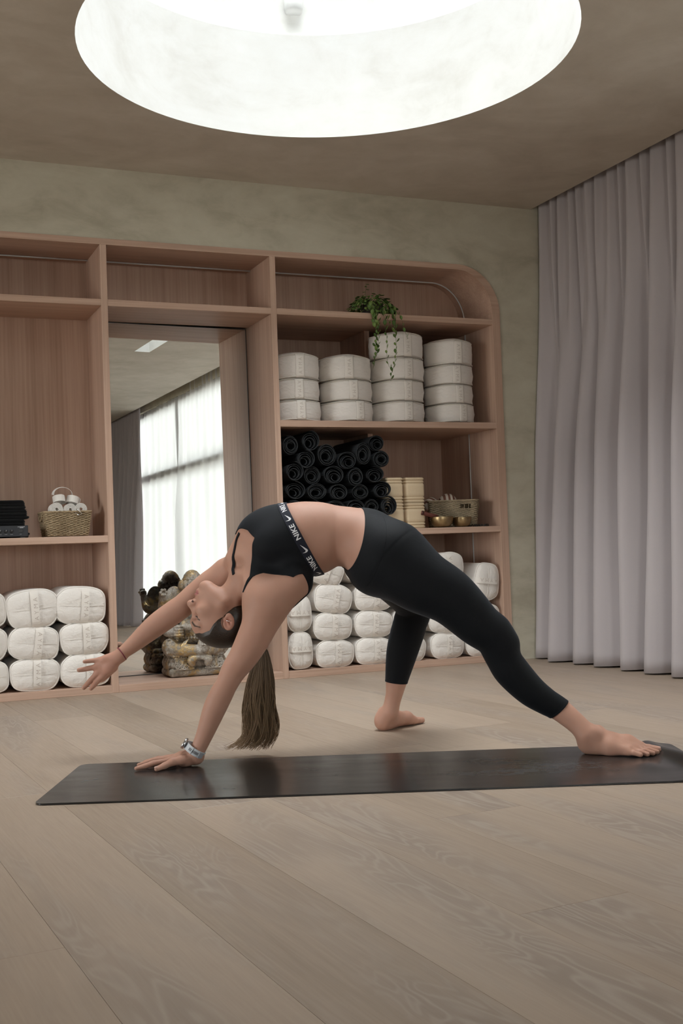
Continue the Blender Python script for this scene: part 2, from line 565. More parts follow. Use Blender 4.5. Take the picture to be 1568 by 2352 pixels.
def prism(name, outline, y0, y1, mat, parent=None):
    """outline of (x, z) pushed from y0 to y1"""
    bm = bmesh.new()
    a = [bm.verts.new((x, y0, z)) for x, z in outline]; b = [bm.verts.new((x, y1, z)) for x, z in outline]
    n = len(a)
    bm.faces.new(a); bm.faces.new(b[::-1])
    for i in range(n):
        bm.faces.new((a[i], a[(i + 1) % n], b[(i + 1) % n], b[i]))
    bmesh.ops.recalc_face_normals(bm, faces=bm.faces)
    bmesh.ops.triangulate(bm, faces=[f for f in bm.faces if len(f.verts) > 4])
    return mesh_bm(name, bm, mat, parent)

UL, UR, UT, RAD = .300, 3.857, 2.524, .30           # outline of the built-in shelving
arc = [(UR - RAD + RAD * math.sin(t), UT - RAD + RAD * math.cos(t)) for t in np.linspace(0, PI / 2, 17)]
wall_back = prism('wall_back', [(X0, 0), (UL, 0), (UL, UT)] + arc + [(UR, 0), (X1 + .1, 0), (X1 + .1, 3.2), (X0, 3.2)], .002, .9, PLASTER_WALL)
tag(wall_back, kind='structure')
box('wall_core', UL - .1, UR + .1, .88, .9, 0, 2.7, PLASTER_WALL, wall_back, bevel=0)
LY0, LY1, FX0, FX1, OZ = -3.9, -1.4, -.4, .9, 2.62          # openings added out of view, for light on the upright surfaces
bm = bmesh.new()
add_box(bm, X0 - .15, X0, Y0 - .15, LY0, 0, 3.2); add_box(bm, X0 - .15, X0, LY1, .9, 0, 3.2); add_box(bm, X0 - .15, X0, LY0, LY1, OZ, 3.2)
tag(mesh_bm('wall_left', bm, PLASTER_WALL), kind='structure')
bm = bmesh.new()
add_box(bm, X0, FX0, Y0 - .15, Y0, 0, 3.2); add_box(bm, FX1, X1 + .1, Y0 - .15, Y0, 0, 3.2); add_box(bm, FX0, FX1, Y0 - .15, Y0, OZ, 3.2)
tag(mesh_bm('wall_front', bm, PLASTER_WALL), kind='structure')
WY0, WY1, WZ1 = -8.66, -2.7, 2.92
bm = bmesh.new()
add_box(bm, X1, X1 + .22, WY1, .002, 0, 3.2); add_box(bm, X1, X1 + .22, Y0, WY0, 0, 3.2); add_box(bm, X1, X1 + .22, WY0, WY1, WZ1, 3.2)
tag(mesh_bm('wall_right', bm, PLASTER_WALL), kind='structure')

# glazed wall behind the sheer curtain
FRAME = plain('dark_window_frame', (.05, .05, .05), .5)
def glass_mat(tint=(.95, .955, .95, 1)):
    m = bpy.data.materials.new('window_glass'); m.use_nodes = True; n = m.node_tree.nodes; l = m.node_tree.links; n.clear()
    t = n.new('ShaderNodeBsdfTransparent'); t.inputs[0].default_value = tint
    g = n.new('ShaderNodeBsdfGlossy'); g.inputs['Roughness'].default_value = .01
    fr = n.new('ShaderNodeFresnel'); fr.inputs[0].default_value = 1.45
    mx = n.new('ShaderNodeMixShader'); o = n.new('ShaderNodeOutputMaterial')
    l.new(fr.outputs[0], mx.inputs[0]); l.new(t.outputs[0], mx.inputs[1]); l.new(g.outputs[0], mx.inputs[2]); l.new(mx.outputs[0], o.inputs[0])
    return m
GLASS = glass_mat(); ROOF_GLASS = glass_mat((.825, .83, .825, 1))
win = tag(empty('window_1', (X1 + .11, (WY0 + WY1) / 2, 0)), kind='structure')
def wpart(name, y0, y1, z0, z1, mat, t=.03):
    o = box(name, -t, t, y0 - (WY0 + WY1) / 2, y1 - (WY0 + WY1) / 2, z0, z1, mat, win, bevel=0); return o
MUL = [WY0, -6.74, -4.75, WY1]
for y in MUL:
    wpart('mullion', y - .03 if y != WY0 else y, y + .03 if y != WY1 else y, 0, WZ1, FRAME, .05)
for a, b in zip(MUL, MUL[1:]):
    wpart('transom', a + .03, b - .03, 1.96, 2.06, FRAME, .05); wpart('sill', a + .03, b - .03, 0, .06, FRAME, .05); wpart('head_rail', a + .03, b - .03, WZ1 - .06, WZ1, FRAME, .05)
    wpart('pane', a + .03, b - .03, .06, 1.96, GLASS, .004); wpart('pane', a + .03, b - .03, 2.06, WZ1 - .06, GLASS, .004)

def added_window(name, lo, hi, n, along_x, at):  # unseen glazing, added to bring in side and front light
    root = tag(empty(name, (0, 0, 0)), kind='structure')
    def bx(nm, a, b, z0, z1, mat, t):
        return box(nm, *((a, b, at - t, at + t) if along_x else (at - t, at + t, a, b)), z0, z1, mat, root, bevel=0)
    xs = np.linspace(lo, hi, n + 1)
    for x in xs: bx('mullion', max(lo, x - .03), min(hi, x + .03), 0, OZ, FRAME, .04)
    for a, b in zip(xs, xs[1:]):
        bx('sill', a + .03, b - .03, 0, .07, FRAME, .04); bx('head_rail', a + .03, b - .03, OZ - .06, OZ, FRAME, .04); bx('pane', a + .03, b - .03, .07, OZ - .06, GLASS, .004)
added_window('added_window_left', LY0, LY1, 2, False, X0 - .08)  # added in the left wall, unseen, to brighten the curtain side
added_window('added_window_front', FX0, FX1, 2, True, Y0 - .08)  # added behind the camera, unseen, to light the shelving front

# ceiling with the round roof light and the narrow slot light
RC, RR, RU, ZS, ZT = (1.947, -1.820), 1.076, 1.27, 3.470, 4.09
SLOT = (3.02, 3.18, -4.08, -3.32)
bm = bmesh.new()
def loop(pts, z):
    vs_ = [bm.verts.new((x, y, z)) for x, y in pts]
    return [bm.edges.new((vs_[i], vs_[(i + 1) % len(vs_)])) for i in range(len(vs_))]
circ = [(RC[0] + RR * math.cos(t), RC[1] + RR * math.sin(t)) for t in np.linspace(0, 2 * PI, 96, endpoint=False)]
es = loop([(X0, Y0), (CX + .14, Y0), (CX, -2.4), (CX, .002), (X0, .002)], CZ) + loop(circ, CZ) + loop([(SLOT[0], SLOT[2]), (SLOT[1], SLOT[2]), (SLOT[1], SLOT[3]), (SLOT[0], SLOT[3])], CZ)
bmesh.ops.triangle_fill(bm, use_beauty=True, use_dissolve=False, edges=es)
a = [bm.verts.new(x) for x in ((CX, -2.4, CZ), (CX, .002, CZ), (CX, .002, 3.2), (CX, -2.4, 3.2))]; bm.faces.new(a)
a = [bm.verts.new(x) for x in ((CX + .14, Y0, CZ), (CX, -2.4, CZ), (CX, -2.4, 3.2), (CX + .14, Y0, 3.2))]; bm.faces.new(a)
a = [bm.verts.new(x) for x in ((CX - .3, Y0, 3.2), (CX - .3, .002, 3.2), (X1 + .2, .002, 3.2), (X1 + .2, Y0, 3.2))]; bm.faces.new(a)
ceiling = tag(mesh_bm('ceiling', bm, PLASTER_CEIL), kind='structure')
def ring_wall(name, rows, mat, parent, n=96):
    v, f = [], []
    for r, z in rows:
        for k in range(n):
            t = 2 * PI * k / n; v.append((RC[0] + r * math.cos(t), RC[1] + r * math.sin(t), z))
    for i in range(len(rows) - 1):
        for k in range(n):
            m = (k + 1) % n; f.append((i * n + k, i * n + m, (i + 1) * n + m, (i + 1) * n + k))
    return mesh_np(name, v, f, mat, parent)
ring_wall('roof_light_well', [(RR, CZ), (RR, ZS)], PLASTER_WELL, ceiling)
ring_wall('roof_light_ledge', [(RR, ZS), (RU, ZS + .012)], PLASTER_WELL, ceiling).data.polygons.foreach_set('use_smooth', [False] * 96)
ring_wall('roof_light_upper_well', [(RU, ZS + .012), (RU, ZT + .05)], PLASTER_WELL, ceiling)
dome = tag(empty('window_2', (RC[0], RC[1], ZT)), kind='structure')
lathe('pane', [(0.001, 0), (RU, 0), (RU, .012), (0.001, .012)], ROOF_GLASS, dome, 64, smooth=False)
tubes('pane_frame', [([((RU - .012) * math.cos(t), (RU - .012) * math.sin(t), -.012) for t in np.linspace(0, 2 * PI, 64, endpoint=False)], .011, 6, True)], plain('white_frame', (.7, .7, .69), .5), dome)
sl = tag(empty('window_3', ((SLOT[0] + SLOT[1]) / 2, (SLOT[2] + SLOT[3]) / 2, CZ)), kind='structure')
hx, hy = (SLOT[1] - SLOT[0]) / 2, (SLOT[3] - SLOT[2]) / 2
for nm, b in (('shaft_wall', (-hx - .02, -hx, -hy - .02, hy + .02)), ('shaft_wall', (hx, hx + .02, -hy - .02, hy + .02)), ('shaft_wall', (-hx, hx, -hy - .02, -hy)), ('shaft_wall', (-hx, hx, hy, hy + .02))):
    box(nm, *b, .001, .5, PLASTER_WELL, sl, bevel=0)
box('pane', -hx, hx, -hy, hy, .46, .47, GLASS, sl, bevel=0)
sens = tag(empty('roof_light_fitting', (2.262, -.622, 3.68)), 'small white cylindrical fitting at the top of the round roof light', 'light fitting')
lathe('housing', [(.001, -.012), (.046, -.012), (.05, .0), (.05, .09), (.001, .09)], plain('white_enamel', (.55, .55, .54), .45), sens, 28)
box('bracket', -.012, .012, .0, .075, .05, .075, plain('white_enamel_bracket', (.6, .6, .59), .45), sens)

# ---------------------------------------------------------------- curtains
def curtain(name, y0, y1, step, mat, label, bot, top, amp, lean, seed, zt=3.05, nz=44, cx=4.205, thick=.0018, group=None, skew=0., fat=.012, hem=0.):
    """pleated cloth hung in the ceiling pocket; y runs from y0 towards y1"""
    rg = np.random.RandomState(seed)
    n = int(abs(y1 - y0) / step) + 1
    y = np.linspace(y0, y1, n)
    def warp(L):
        k = np.zeros(n)
        for _ in range(5):
            k += rg.uniform(.15, .4) * np.sin(2 * PI * y / rg.uniform(.5, 2.2) + rg.uniform(0, 7))
        return 2 * PI * y / L + k
    ft, fb = warp(top), warp(bot)
    am = 1 + .35 * np.sin(2 * PI * y / 1.3 + rg.uniform(0, 7)) * np.sin(2 * PI * y / .47)
    z = np.concatenate([np.linspace(zt, CZ - .12, 6)[:-1], np.linspace(CZ - .12, .008, nz - 5)])
    s = np.clip((CZ - z) / CZ, 0, 1)                                 # 0 top .. 1 hem
    V = np.zeros((nz, n, 3))
    for i in range(nz):
        w = 1 / (1 + math.exp(-(s[i] - .30) * 9))
        a = np.sin(ft + .6 * s[i]); b = np.sin(fb) + .28 * np.sin(2 * fb + 1.1 + s[i])
        tiny = .12 * np.sin(ft * 2.03 + 2) * (1 - w)
        fold = (1 - w) * (a * .55 + tiny) + w * b * am
        drag = .006 * np.sin(9 * s[i] + fb * .5) + .012 * np.sin(ft * .37 + 4 * s[i]) * s[i] + hem * .003 * (z[i] < .17) * (1 + np.sin(fb))
        V[i, :, 0] = cx + skew * np.minimum(y + 2.4, 0) - lean * s[i] ** 1.3 + amp * (.62 + .38 * min(1, s[i] * 1.6 + .15)) * fold + drag
        V[i, :, 1] = y + np.cos(fb + .4) * (fat * (.25 + .75 * s[i])) + .006 * np.sin(5 * s[i] + y * 9)
        V[i, :, 2] = z[i]
    V[-1, :, 2] += .004 * (1 + np.sin(fb))
    idx = np.arange(nz * n).reshape(nz, n)
    F = np.stack([idx[:-1, :-1], idx[:-1, 1:], idx[1:, 1:], idx[1:, :-1]], -1).reshape(-1, 4)
    o = mesh_np(name, V.reshape(-1, 3), F, mat)
    if thick:
        md = o.modifiers.new('cloth', 'SOLIDIFY'); md.thickness = thick; md.offset = 0
    return tag(o, label, 'curtain', group)
curtain('curtain', -.035, -2.62, .0085, CURTAIN, 'heavy mauve grey curtain hanging beside the shelving at the right', .225, .105, .080, .13, 11, fat=.042, hem=1.)
curtain('curtain', -7.92, -10.3, .018, CURTAIN, 'heavy grey curtain seen only in the tall mirror, past the white one', .24, .12, .062, .10, 5, skew=-.018)
def sheer_mat():
    m = bpy.data.materials.new('white_voile'); m.use_nodes = True; n = m.node_tree.nodes; l = m.node_tree.links; n.clear()
    d = n.new('ShaderNodeBsdfDiffuse'); d.inputs[0].default_value = (.80, .795, .78, 1)
    t = n.new('ShaderNodeBsdfTranslucent'); t.inputs[0].default_value = (.50, .505, .50, 1)
    x = n.new('ShaderNodeBsdfTransparent'); x.inputs[0].default_value = (1, 1, 1, 1)
    a = n.new('ShaderNodeMixShader'); a.inputs[0].default_value = .40; b = n.new('ShaderNodeMixShader'); b.inputs[0].default_value = .025
    o = n.new('ShaderNodeOutputMaterial')
    l.new(d.outputs[0], a.inputs[1]); l.new(t.outputs[0], a.inputs[2]); l.new(a.outputs[0], b.inputs[1]); l.new(x.outputs[0], b.inputs[2]); l.new(b.outputs[0], o.inputs[0])
    return m
curtain('sheer_curtain', -2.55, -8.45, .013, sheer_mat(), 'white sheer curtain over the window, seen in the tall mirror', .30, .15, .036, .06, 23, cx=4.325, thick=0, skew=-.018)
# ---------------------------------------------------------------- built-in oak shelving
unit = tag(empty('shelving', (UL, 0, 0)), 'built-in pinkish oak shelving wall with a rounded top right corner and a mirror bay', 'shelving')
def part(o):
    o.parent = unit; o.matrix_parent_inverse = Matrix.Translation((-UL, 0, 0)); return o
YF = -.004
def ub(name, x0, x1, y0, y1, z0, z1, mat, bevel=.0012): return part(box(name, x0, x1, y0, y1, z0, z1, mat, bevel=bevel))
U0, U1, U2, U3 = (UL, .336), (1.297, 1.333), (2.297, 2.332), (3.801, UR)
T0, T1, A0, A1, B0, B1, C0, C1, L0, L1, F0 = 2.524, 2.490, 2.183, 2.147, 1.519, 1.480, .858, .821, .868, .830, .041
ub('upright', *U0, YF, .47, 0, T1, WOOD_V); ub('upright', *U1, YF, .47, 0, T1, WOOD_V); ub('upright', *U2, YF, .76, 0, T1, WOOD_V)
ub('upright', *U3, YF, .76, 0, UT - RAD, WOOD_V)
# the top board runs round the corner in one piece
oa = [(UR - RAD + RAD * math.sin(t), UT - RAD + RAD * math.cos(t)) for t in np.linspace(0, PI / 2, 17)]
ri = RAD - .056
ia = [(UR - RAD + ri * math.sin(t), UT - RAD + (RAD - .034) * math.cos(t)) for t in np.linspace(0, PI / 2, 17)]
part(prism('top_board', [(UL, T1), (UL, T0)] + oa + ia[::-1], YF, .47, WOOD_H))
ub('shelf', U0[1], U1[0], YF + .001, .43, A1, A0, WOOD_H); ub('shelf', U1[1], U2[0], YF + .001, .43, A1, A0, WOOD_H); ub('shelf', U2[1], U3[0], YF + .001, .76, A1, A0, WOOD_H)
ub('shelf', U0[1], U1[0], YF + .001, .47, L1, L0, WOOD_H)
ub('shelf', U2[1], U3[0], YF + .001, .76, B1, B0, WOOD_H); ub('shelf', U2[1], U3[0], YF + .001, .76, C1, C0, WOOD_H)
ub('bottom_board', U0[1], U1[0], YF + .001, .47, 0, F0, WOOD_H); ub('bottom_board', U1[1], U2[0], YF + .001, .43, 0, F0, WOOD_H); ub('bottom_board', U2[1], U3[0], YF + .001, .76, 0, F0, WOOD_H)
ub('back_panel', U0[1], U1[0], .43, .44, L0, T1, WOOD_V, 0); ub('back_panel', U0[1], U1[0], .47, .48, F0, L1, WOOD_V, 0)
ub('back_panel', U1[1], U2[0], .43, .44, A0, T1, WOOD_V, 0); ub('back_panel', U1[1], U2[0], .47, .48, 0, A1, WOOD_V, 0)
ub('back_panel', U2[1], UR, .43, .44, A0, UT - .03, WOOD_V, 0)
for z0, z1 in ((B0, A1), (C0, B1), (F0, C1)):
    ub('back_panel', U2[1], U3[0], .76, .77, z0, z1, WOOD_V, 0)
ub('divider', 3.06, 3.096, .36, .76, B0, A1, WOOD_V); ub('divider', 3.06, 3.096, .36, .76, C0, B1, WOOD_V)
# light channels let into the boards (switched off)
def channel(p, r=.0045): part(tubes('light_channel', [(p, r, 6, False)], ALU))
channel([(U0[1], .352, T1 - .005), (U1[0], .352, T1 - .005)]); channel([(U1[1], .352, T1 - .005), (U2[0], .352, T1 - .005)])
channel([(U2[1], .352, T1 - .005)] + [(x - .004 * math.sin(t), .352, z - .004 * math.cos(t)) for (x, z), t in zip(ia, np.linspace(0, PI / 2, 17))] + [(U3[0] - .004, .352, A0)])
for z0, z1 in ((B0, A1), (C0, B1), (F0, C1)):
    channel([(U3[0] - .003, .352, z0), (U3[0] - .003, .352, z1)])
# mirror leaning a little in the second bay
mir = Mat('silvered_glass', .0, (.90, .92, .91), .5, 1.); mir.b.inputs['Roughness'].default_value = .003
mo = tag(empty('mirror', ((U1[1] + U2[0]) / 2, .420, F0 + .001), (0, 0, 0)), 'tall frameless mirror filling the second bay of the shelving', 'mirror')
mo.rotation_euler = (R(-.70), 0, R(2.3))
hw, hh = (U2[0] - U1[1]) / 2 - .002, A1 - F0 - .004
box('mirror_glass', -hw, hw, 0, .005, 0, hh, mir.m, mo, bevel=0)
box('backing_board', -hw + .01, hw - .01, .006, .012, .01, hh - .01, plain('mdf', (.12, .1, .08), .8), mo, bevel=0)
for nm, b in (('edge_strip', (-hw, -hw + .0035, -.0015, 0, 0, hh)), ('edge_strip', (hw - .0035, hw, -.0015, 0, 0, hh)), ('edge_strip', (-hw, hw, -.0015, 0, hh - .0035, hh)), ('edge_strip', (-hw, hw, -.0015, 0, 0, .004))):
    box(nm, *b, FRAME, mo, bevel=0)
# ---------------------------------------------------------------- bolsters
def superellipse(n, w, h, e=3.2):
    t = np.linspace(0, 2 * PI, n, endpoint=False)
    c, s = np.cos(t), np.sin(t)
    return np.stack([np.sign(c) * np.abs(c) ** (2 / e) * w / 2, np.sign(s) * np.abs(s) ** (2 / e) * h / 2], -1)

def make_bolster(depth, seed):
    """local: front face at y = 0 looking to -y, centred in x and z; 1 wide, 1 high (scaled per copy), depth along y"""
    rg = np.random.RandomState(seed)
    n = 56
    ring = superellipse(n, 1, 1, 3.0)
    ph = rg.uniform(0, 7, 4)
    t = np.linspace(0, 2 * PI, n, endpoint=False)
    wob = 1 + .018 * np.sin(3 * t + ph[0]) + .012 * np.sin(5 * t + ph[1])
    rows = []
    for y, k in [(-.024, .02), (-.0235, .30), (-.0215, .52), (-.017, .74), (-.010, .90), (-.002, .975), (.004, .995), (.010, 1.0), (.03, 1.008), (depth * .3, 1.03), (depth * .6, 1.03), (depth - .03, 1.0), (depth - .008, .97), (depth, .9), (depth + .012, .5), (depth + .014, .02)]:
        f = wob if .5 < k else 1
        crease = 1 + (.012 * np.sin(17 * t + ph[2]) if y > .012 and y < .05 else 0)
        p = ring * (k * f * crease)[:, None] if isinstance(f * crease, np.ndarray) else ring * k
        dent = 0
        if y < 0: dent = .006 * (1 - k) * np.exp(-(p[:, 1] / .06) ** 2)     # the seam across the end
        rows.append(np.stack([p[:, 0], np.full(n, y) + dent, p[:, 1]], -1))
    V = np.concatenate(rows); F = []
    for i in range(len(rows) - 1):
        for k in range(n):
            m = (k + 1) % n; F.append((i * n + k, (i + 1) * n + k, (i + 1) * n + m, i * n + m))
    F += [tuple(range(n)), tuple((len(rows) - 1) * n + k for k in range(n))[::-1]]
    root = mesh_np('bolster', V, F, CREAM)
    pip = np.stack([ring[:, 0] * wob * 1.0, np.full(n, .002), ring[:, 1] * wob * 1.0], -1)
    # the piping tube is built in real thickness: squash handled by the scale of the thing, so keep it round at .26 x .18
    a = np.linspace(0, 2 * PI, 6, endpoint=False)
    tx, tz = .0052 / .25, .0052 / .172
    PV, PF = [], []
    for i in range(n):
        d = pip[i] / np.linalg.norm(pip[i, [0, 2]])
        for q in a:
            PV.append((pip[i, 0] + d[0] * math.cos(q) * tx, pip[i, 1] + math.sin(q) * .0052, pip[i, 2] + d[2] * math.cos(q) * tz))
    for i in range(n):
        j = (i + 1) % n
        for q in range(6):
            m = (q + 1) % 6; PF.append((i * 6 + q, i * 6 + m, j * 6 + m, j * 6 + q))
    mesh_np('piping', PV, PF, CREAM_PIPE, root)
    # end seam, two halves either side of the strap
    tubes('seam', [([(x, -.0225 + .022 * abs(x * 2) ** 4, .0) for x in np.linspace(-.46, .46, 24)], .0016, 5, False)], CREAM_PIPE, root)
    # carrying strap over the end, with the printed word
    sx = .05 + rg.uniform(-.03, .03); wd = .078; nz = 20
    zz = np.linspace(-.50, .50, nz)
    yy = -.0285 + .030 * np.abs(zz * 2) ** 6 - .004 * np.cos(zz * PI)
    SV, SF = [], []
    for i in range(nz):
        for dx, dy in ((-wd, 0), (wd, 0), (wd, .0022), (-wd, .0022)):
            SV.append((sx + dx + .01 * zz[i], yy[i] + dy, zz[i]))
    for i in range(nz - 1):
        for k in range(4):
            m = (k + 1) % 4; SF.append((i * 4 + k, i * 4 + m, (i + 1) * 4 + m, (i + 1) * 4 + k))
    SF += [(3, 2, 1, 0), tuple((nz - 1) * 4 + k for k in range(4))]
    mesh_np('strap', SV, SF, CREAM_BAND, root, smooth=False)
    return root, (sx, zz, yy)
WORD_V, WORD_F = text_mesh('AYMA', .04, 1.55, -.0004)

def bolster_word(root, info, up, w, h):
    """lettering along the strap, in real proportions for a bolster of this size"""
    sx, zz, yy = info
    v = WORD_V.copy()
    s = 1 if up else -1
    X = -v[:, 1] * s / w * .82; Z = v[:, 0] * s / h * .88                   # reading up or down the strap
    y = np.interp(Z, zz, yy) - .0007
    mesh_np('lettering', np.stack([X + sx + .02, y, Z], -1), [f[::-1] if False else f for f in WORD_F], PRINT, root, smooth=False)

BP = [make_bolster(.44, 3), make_bolster(.44, 8), make_bolster(.62, 5), make_bolster(.62, 12)]
def put_bolster(i, x, z, w, h, rot, label, group, y=.028, up=True, used=set()):
    src, info = BP[i]
    first = i not in used
    if first:
        o = src; used.add(i)
    else:
        o = src.copy(); COL.objects.link(o)
        for ch in list(src.children):
            if ch.name.startswith('lettering'): continue
            c = ch.copy(); COL.objects.link(c); c.parent = o
    o.location = (x, y, z); o.scale = (w, 1, h); o.rotation_euler = (0, R(-rot), 0)
    bolster_word(o, info, up, w, h)
    tag(o, label, 'bolster', group)
GL = 'white bolsters under the left shelf'
nm = {0: 'bottom', 1: 'middle', 2: 'top'}
LEFT = [[(.620, .131, .262, .174, 0), (.612, .303, .268, .186, 2), (.612, .489, .268, .196, 0)],
        [(.888, .130, .256, .172, -1), (.888, .298, .262, .182, -6), (.885, .482, .268, .206, 4)],
        [(1.160, .134, .262, .180, 0), (1.158, .308, .258, .180, 2), (1.142, .487, .272, .200, -3)]]
coln = ['column cut by the picture edge', 'middle column', 'column beside the mirror']
for c, colm in enumerate(LEFT):
    for r_, (x, z, w, h, rot) in enumerate(colm):
        put_bolster((c + r_) % 2, x, z, w, h, rot, 'white canvas bolster, %s of the %s under the left shelf' % (nm[r_], coln[c]), GL, up=(c + 2 * r_) % 3 != 0)
GR = 'white bolsters in the lowest bay on the right'
RIGHT = [(2.421, .154, .150, .214, 90, 'on its side at the bottom beside the mirror upright', 1),
 (2.421, .372, .150, .210, 90, 'on its side above another by the mirror upright', 1),
 (2.640, .122, .242, .160, -2, 'at the bottom, second pile from the mirror upright', 1),
 (2.632, .284, .244, .160, -4, 'second from bottom, second pile from the mirror upright', 0),
 (2.640, .450, .238, .172, -10, 'third from bottom, tilted, second pile from the mirror upright', 1),
 (2.598, .618, .228, .160, -22, 'tilted on top of the second pile, behind the black top', 1),
 (2.896, .122, .244, .160, -2, 'at the bottom left of the standing shin', 0),
 (2.900, .284, .246, .160, -3, 'second from bottom, left of the bent knee', 1),
 (2.906, .448, .248, .166, -2, 'third from bottom, under the black seat', 1),
 (2.846, .613, .232, .156, -14, 'on top of the third pile, under the bare waist', 1),
 (3.135, .122, .222, .160, -8, 'at the bottom, right of the standing shin', 0),
 (3.150, .284, .232, .158, -2, 'second from bottom behind the bent knee', 1),
 (3.150, .448, .232, .160, 0, 'third from bottom behind the thigh', 1),
 (3.400, .120, .228, .156, -2, 'at the bottom in the gap between the legs, right one', 1),
 (3.392, .280, .232, .158, -6, 'second from bottom in the gap between the legs', 1),
 (3.410, .442, .232, .160, 0, 'third from bottom behind the straight thigh', 1),
 (3.420, .612, .226, .172, 6, 'on top of a pile, showing just above the straight thigh', 1),
 (3.640, .118, .214, .150, 0, 'at the bottom right corner of the bay', 1),
 (3.672, .282, .218, .166, 2, 'second from bottom against the right end panel', 1),
 (3.700, .506, .174, .232, 84, 'standing on edge on top of the pile by the right end panel', 1)]
for k, (x, z, w, h, rot, lab, up) in enumerate(RIGHT):
    if rot in (90, 84):
        w, h = h, w
    put_bolster(2 + k % 2, x, z, w, h, rot, 'white canvas bolster ' + lab, GR, up=bool(up))

# ---------------------------------------------------------------- round meditation cushions
def make_cushion(seed, dome):
    rg = np.random.RandomState(seed)
    n = 64; t = np.linspace(0, 2 * PI, n, endpoint=False)
    prof = [(.02, .49), (.30, .487), (.38, .478), (.44, .462), (.478, .435), (.49, .40), (.499, .30), (.506, .15), (.508, 0), (.506, -.15), (.499, -.30), (.49, -.40), (.478, -.435), (.44, -.462), (.38, -.478), (.02, -.485)]
    V = []
    for r, z in prof:
        sag = dome * (1 - min(1, r / .49) ** 2) * (1 if z > 0 else -.1)
        w = 1 + .010 * np.sin(2 * t + rg.uniform(0, 7)) + .007 * np.sin(5 * t + rg.uniform(0, 7))
        zz = z + sag + (.012 * np.sin(3 * t + seed) * (abs(z) > .38))
        V.append(np.stack([r * w * np.cos(t), r * w * np.sin(t), zz], -1))
    V = np.concatenate(V); F = []
    for i in range(len(prof) - 1):
        for k in range(n):
            m = (k + 1) % n; F.append((i * n + k, i * n + m, (i + 1) * n + m, (i + 1) * n + k)[::-1])
    F += [tuple(range(n)), tuple((len(prof) - 1) * n + k for k in range(n))[::-1]]
    o = mesh_np('round_cushion', V, F, CREAM)
    for z in (.435, -.435):
        P = [(.494 * math.cos(x), .494 * math.sin(x), z + .012 * math.sin(3 * x + seed)) for x in t]
        v, f = tube_vf(P, .010, 5, True); v[:, 2] = z + (v[:, 2] - z) * 2.0
        mesh_np('piping', v, f, CREAM_PIPE, o)
    return o
CP = [make_cushion(1, .03), make_cushion(6, .17)]
CW_V, CW_F = text_mesh('AYMA', .03, 1.5, -.0003)
def put_cushion(i, x, z, w, h, ang, up, label, y, first):
    o = CP[i] if first else copy_tree(CP[i])
    for ch in list(o.children):
        if ch.name.startswith(('strap', 'lettering')): bpy.data.objects.remove(ch)
    o.location = (x, y, z); o.scale = (w, w, h); o.rotation_euler = (0, 0, R(ang))
    # strap on the side facing the room (local -y), real 45 mm wide
    a0 = .027 / (w / 2); SV, SF = [], []
    th = np.linspace(-a0, a0, 7); zz = np.linspace(-.47, .47, 9)
    for b in zz:
        for a in th:
            rr = .505 + (.012 if abs(b) < .42 else .002) + .008 * math.cos(b * 3)
            SV.append((rr * math.sin(a), -rr * math.cos(a), b))
    for p in range(8):
        for q in range(6):
            k = p * 7 + q; SF.append((k, k + 1, k + 8, k + 7))
    s = mesh_np('strap', SV, SF, CREAM_BAND, o)
    md = s.modifiers.new('thickness', 'SOLIDIFY'); md.thickness = .006; md.offset = -1
    v = CW_V; sg = 1 if up else -1
    A = -v[:, 1] * sg / (w / 2); Z = v[:, 0] * sg / h * .95
    rr = .5195 + .008 * np.cos(Z * 3)
    mesh_np('lettering', np.stack([rr * np.sin(A), -rr * np.cos(A), Z], -1), CW_F, PRINT, o, smooth=False)
    tag(o, label, 'cushion', 'round meditation cushions on the right shelf')
stacks = [(2.500, .306, [(.128, -7, 1), (.130, -9, 0), (.152, -6, 1)], 'leftmost'), (2.838, .330, [(.130, 9, 1), (.130, -5, 0), (.150, -12, 1)], 'second'),
          (3.200, .345, [(.132, 0, 0), (.136, 0, 0), (.142, 1, 0), (.158, 0, 0)], 'third, vine hung'), (3.566, .316, [(.123, 6, 0), (.125, 0, 0), (.128, -7, 0), (.160, -3, 0)], 'rightmost')]
k = 0
words = {3: ['bottom', 'middle', 'top'], 4: ['bottom', 'second from bottom', 'second from top', 'top']}
for x, w, rows, which in stacks:
    z = B0 + .002
    for j, (h, ang, up) in enumerate(rows):
        put_cushion(int(j == len(rows) - 1), x + .004 * math.sin(5 * k), z + h / 2, w * (1 - .01 * (j % 2)), h, ang, up, 'round white cushion, %s of the %s cushion stack' % (words[len(rows)][j], which), .03 + w / 2, k == 0 or k == 2)
        z += h * .985; k += 1

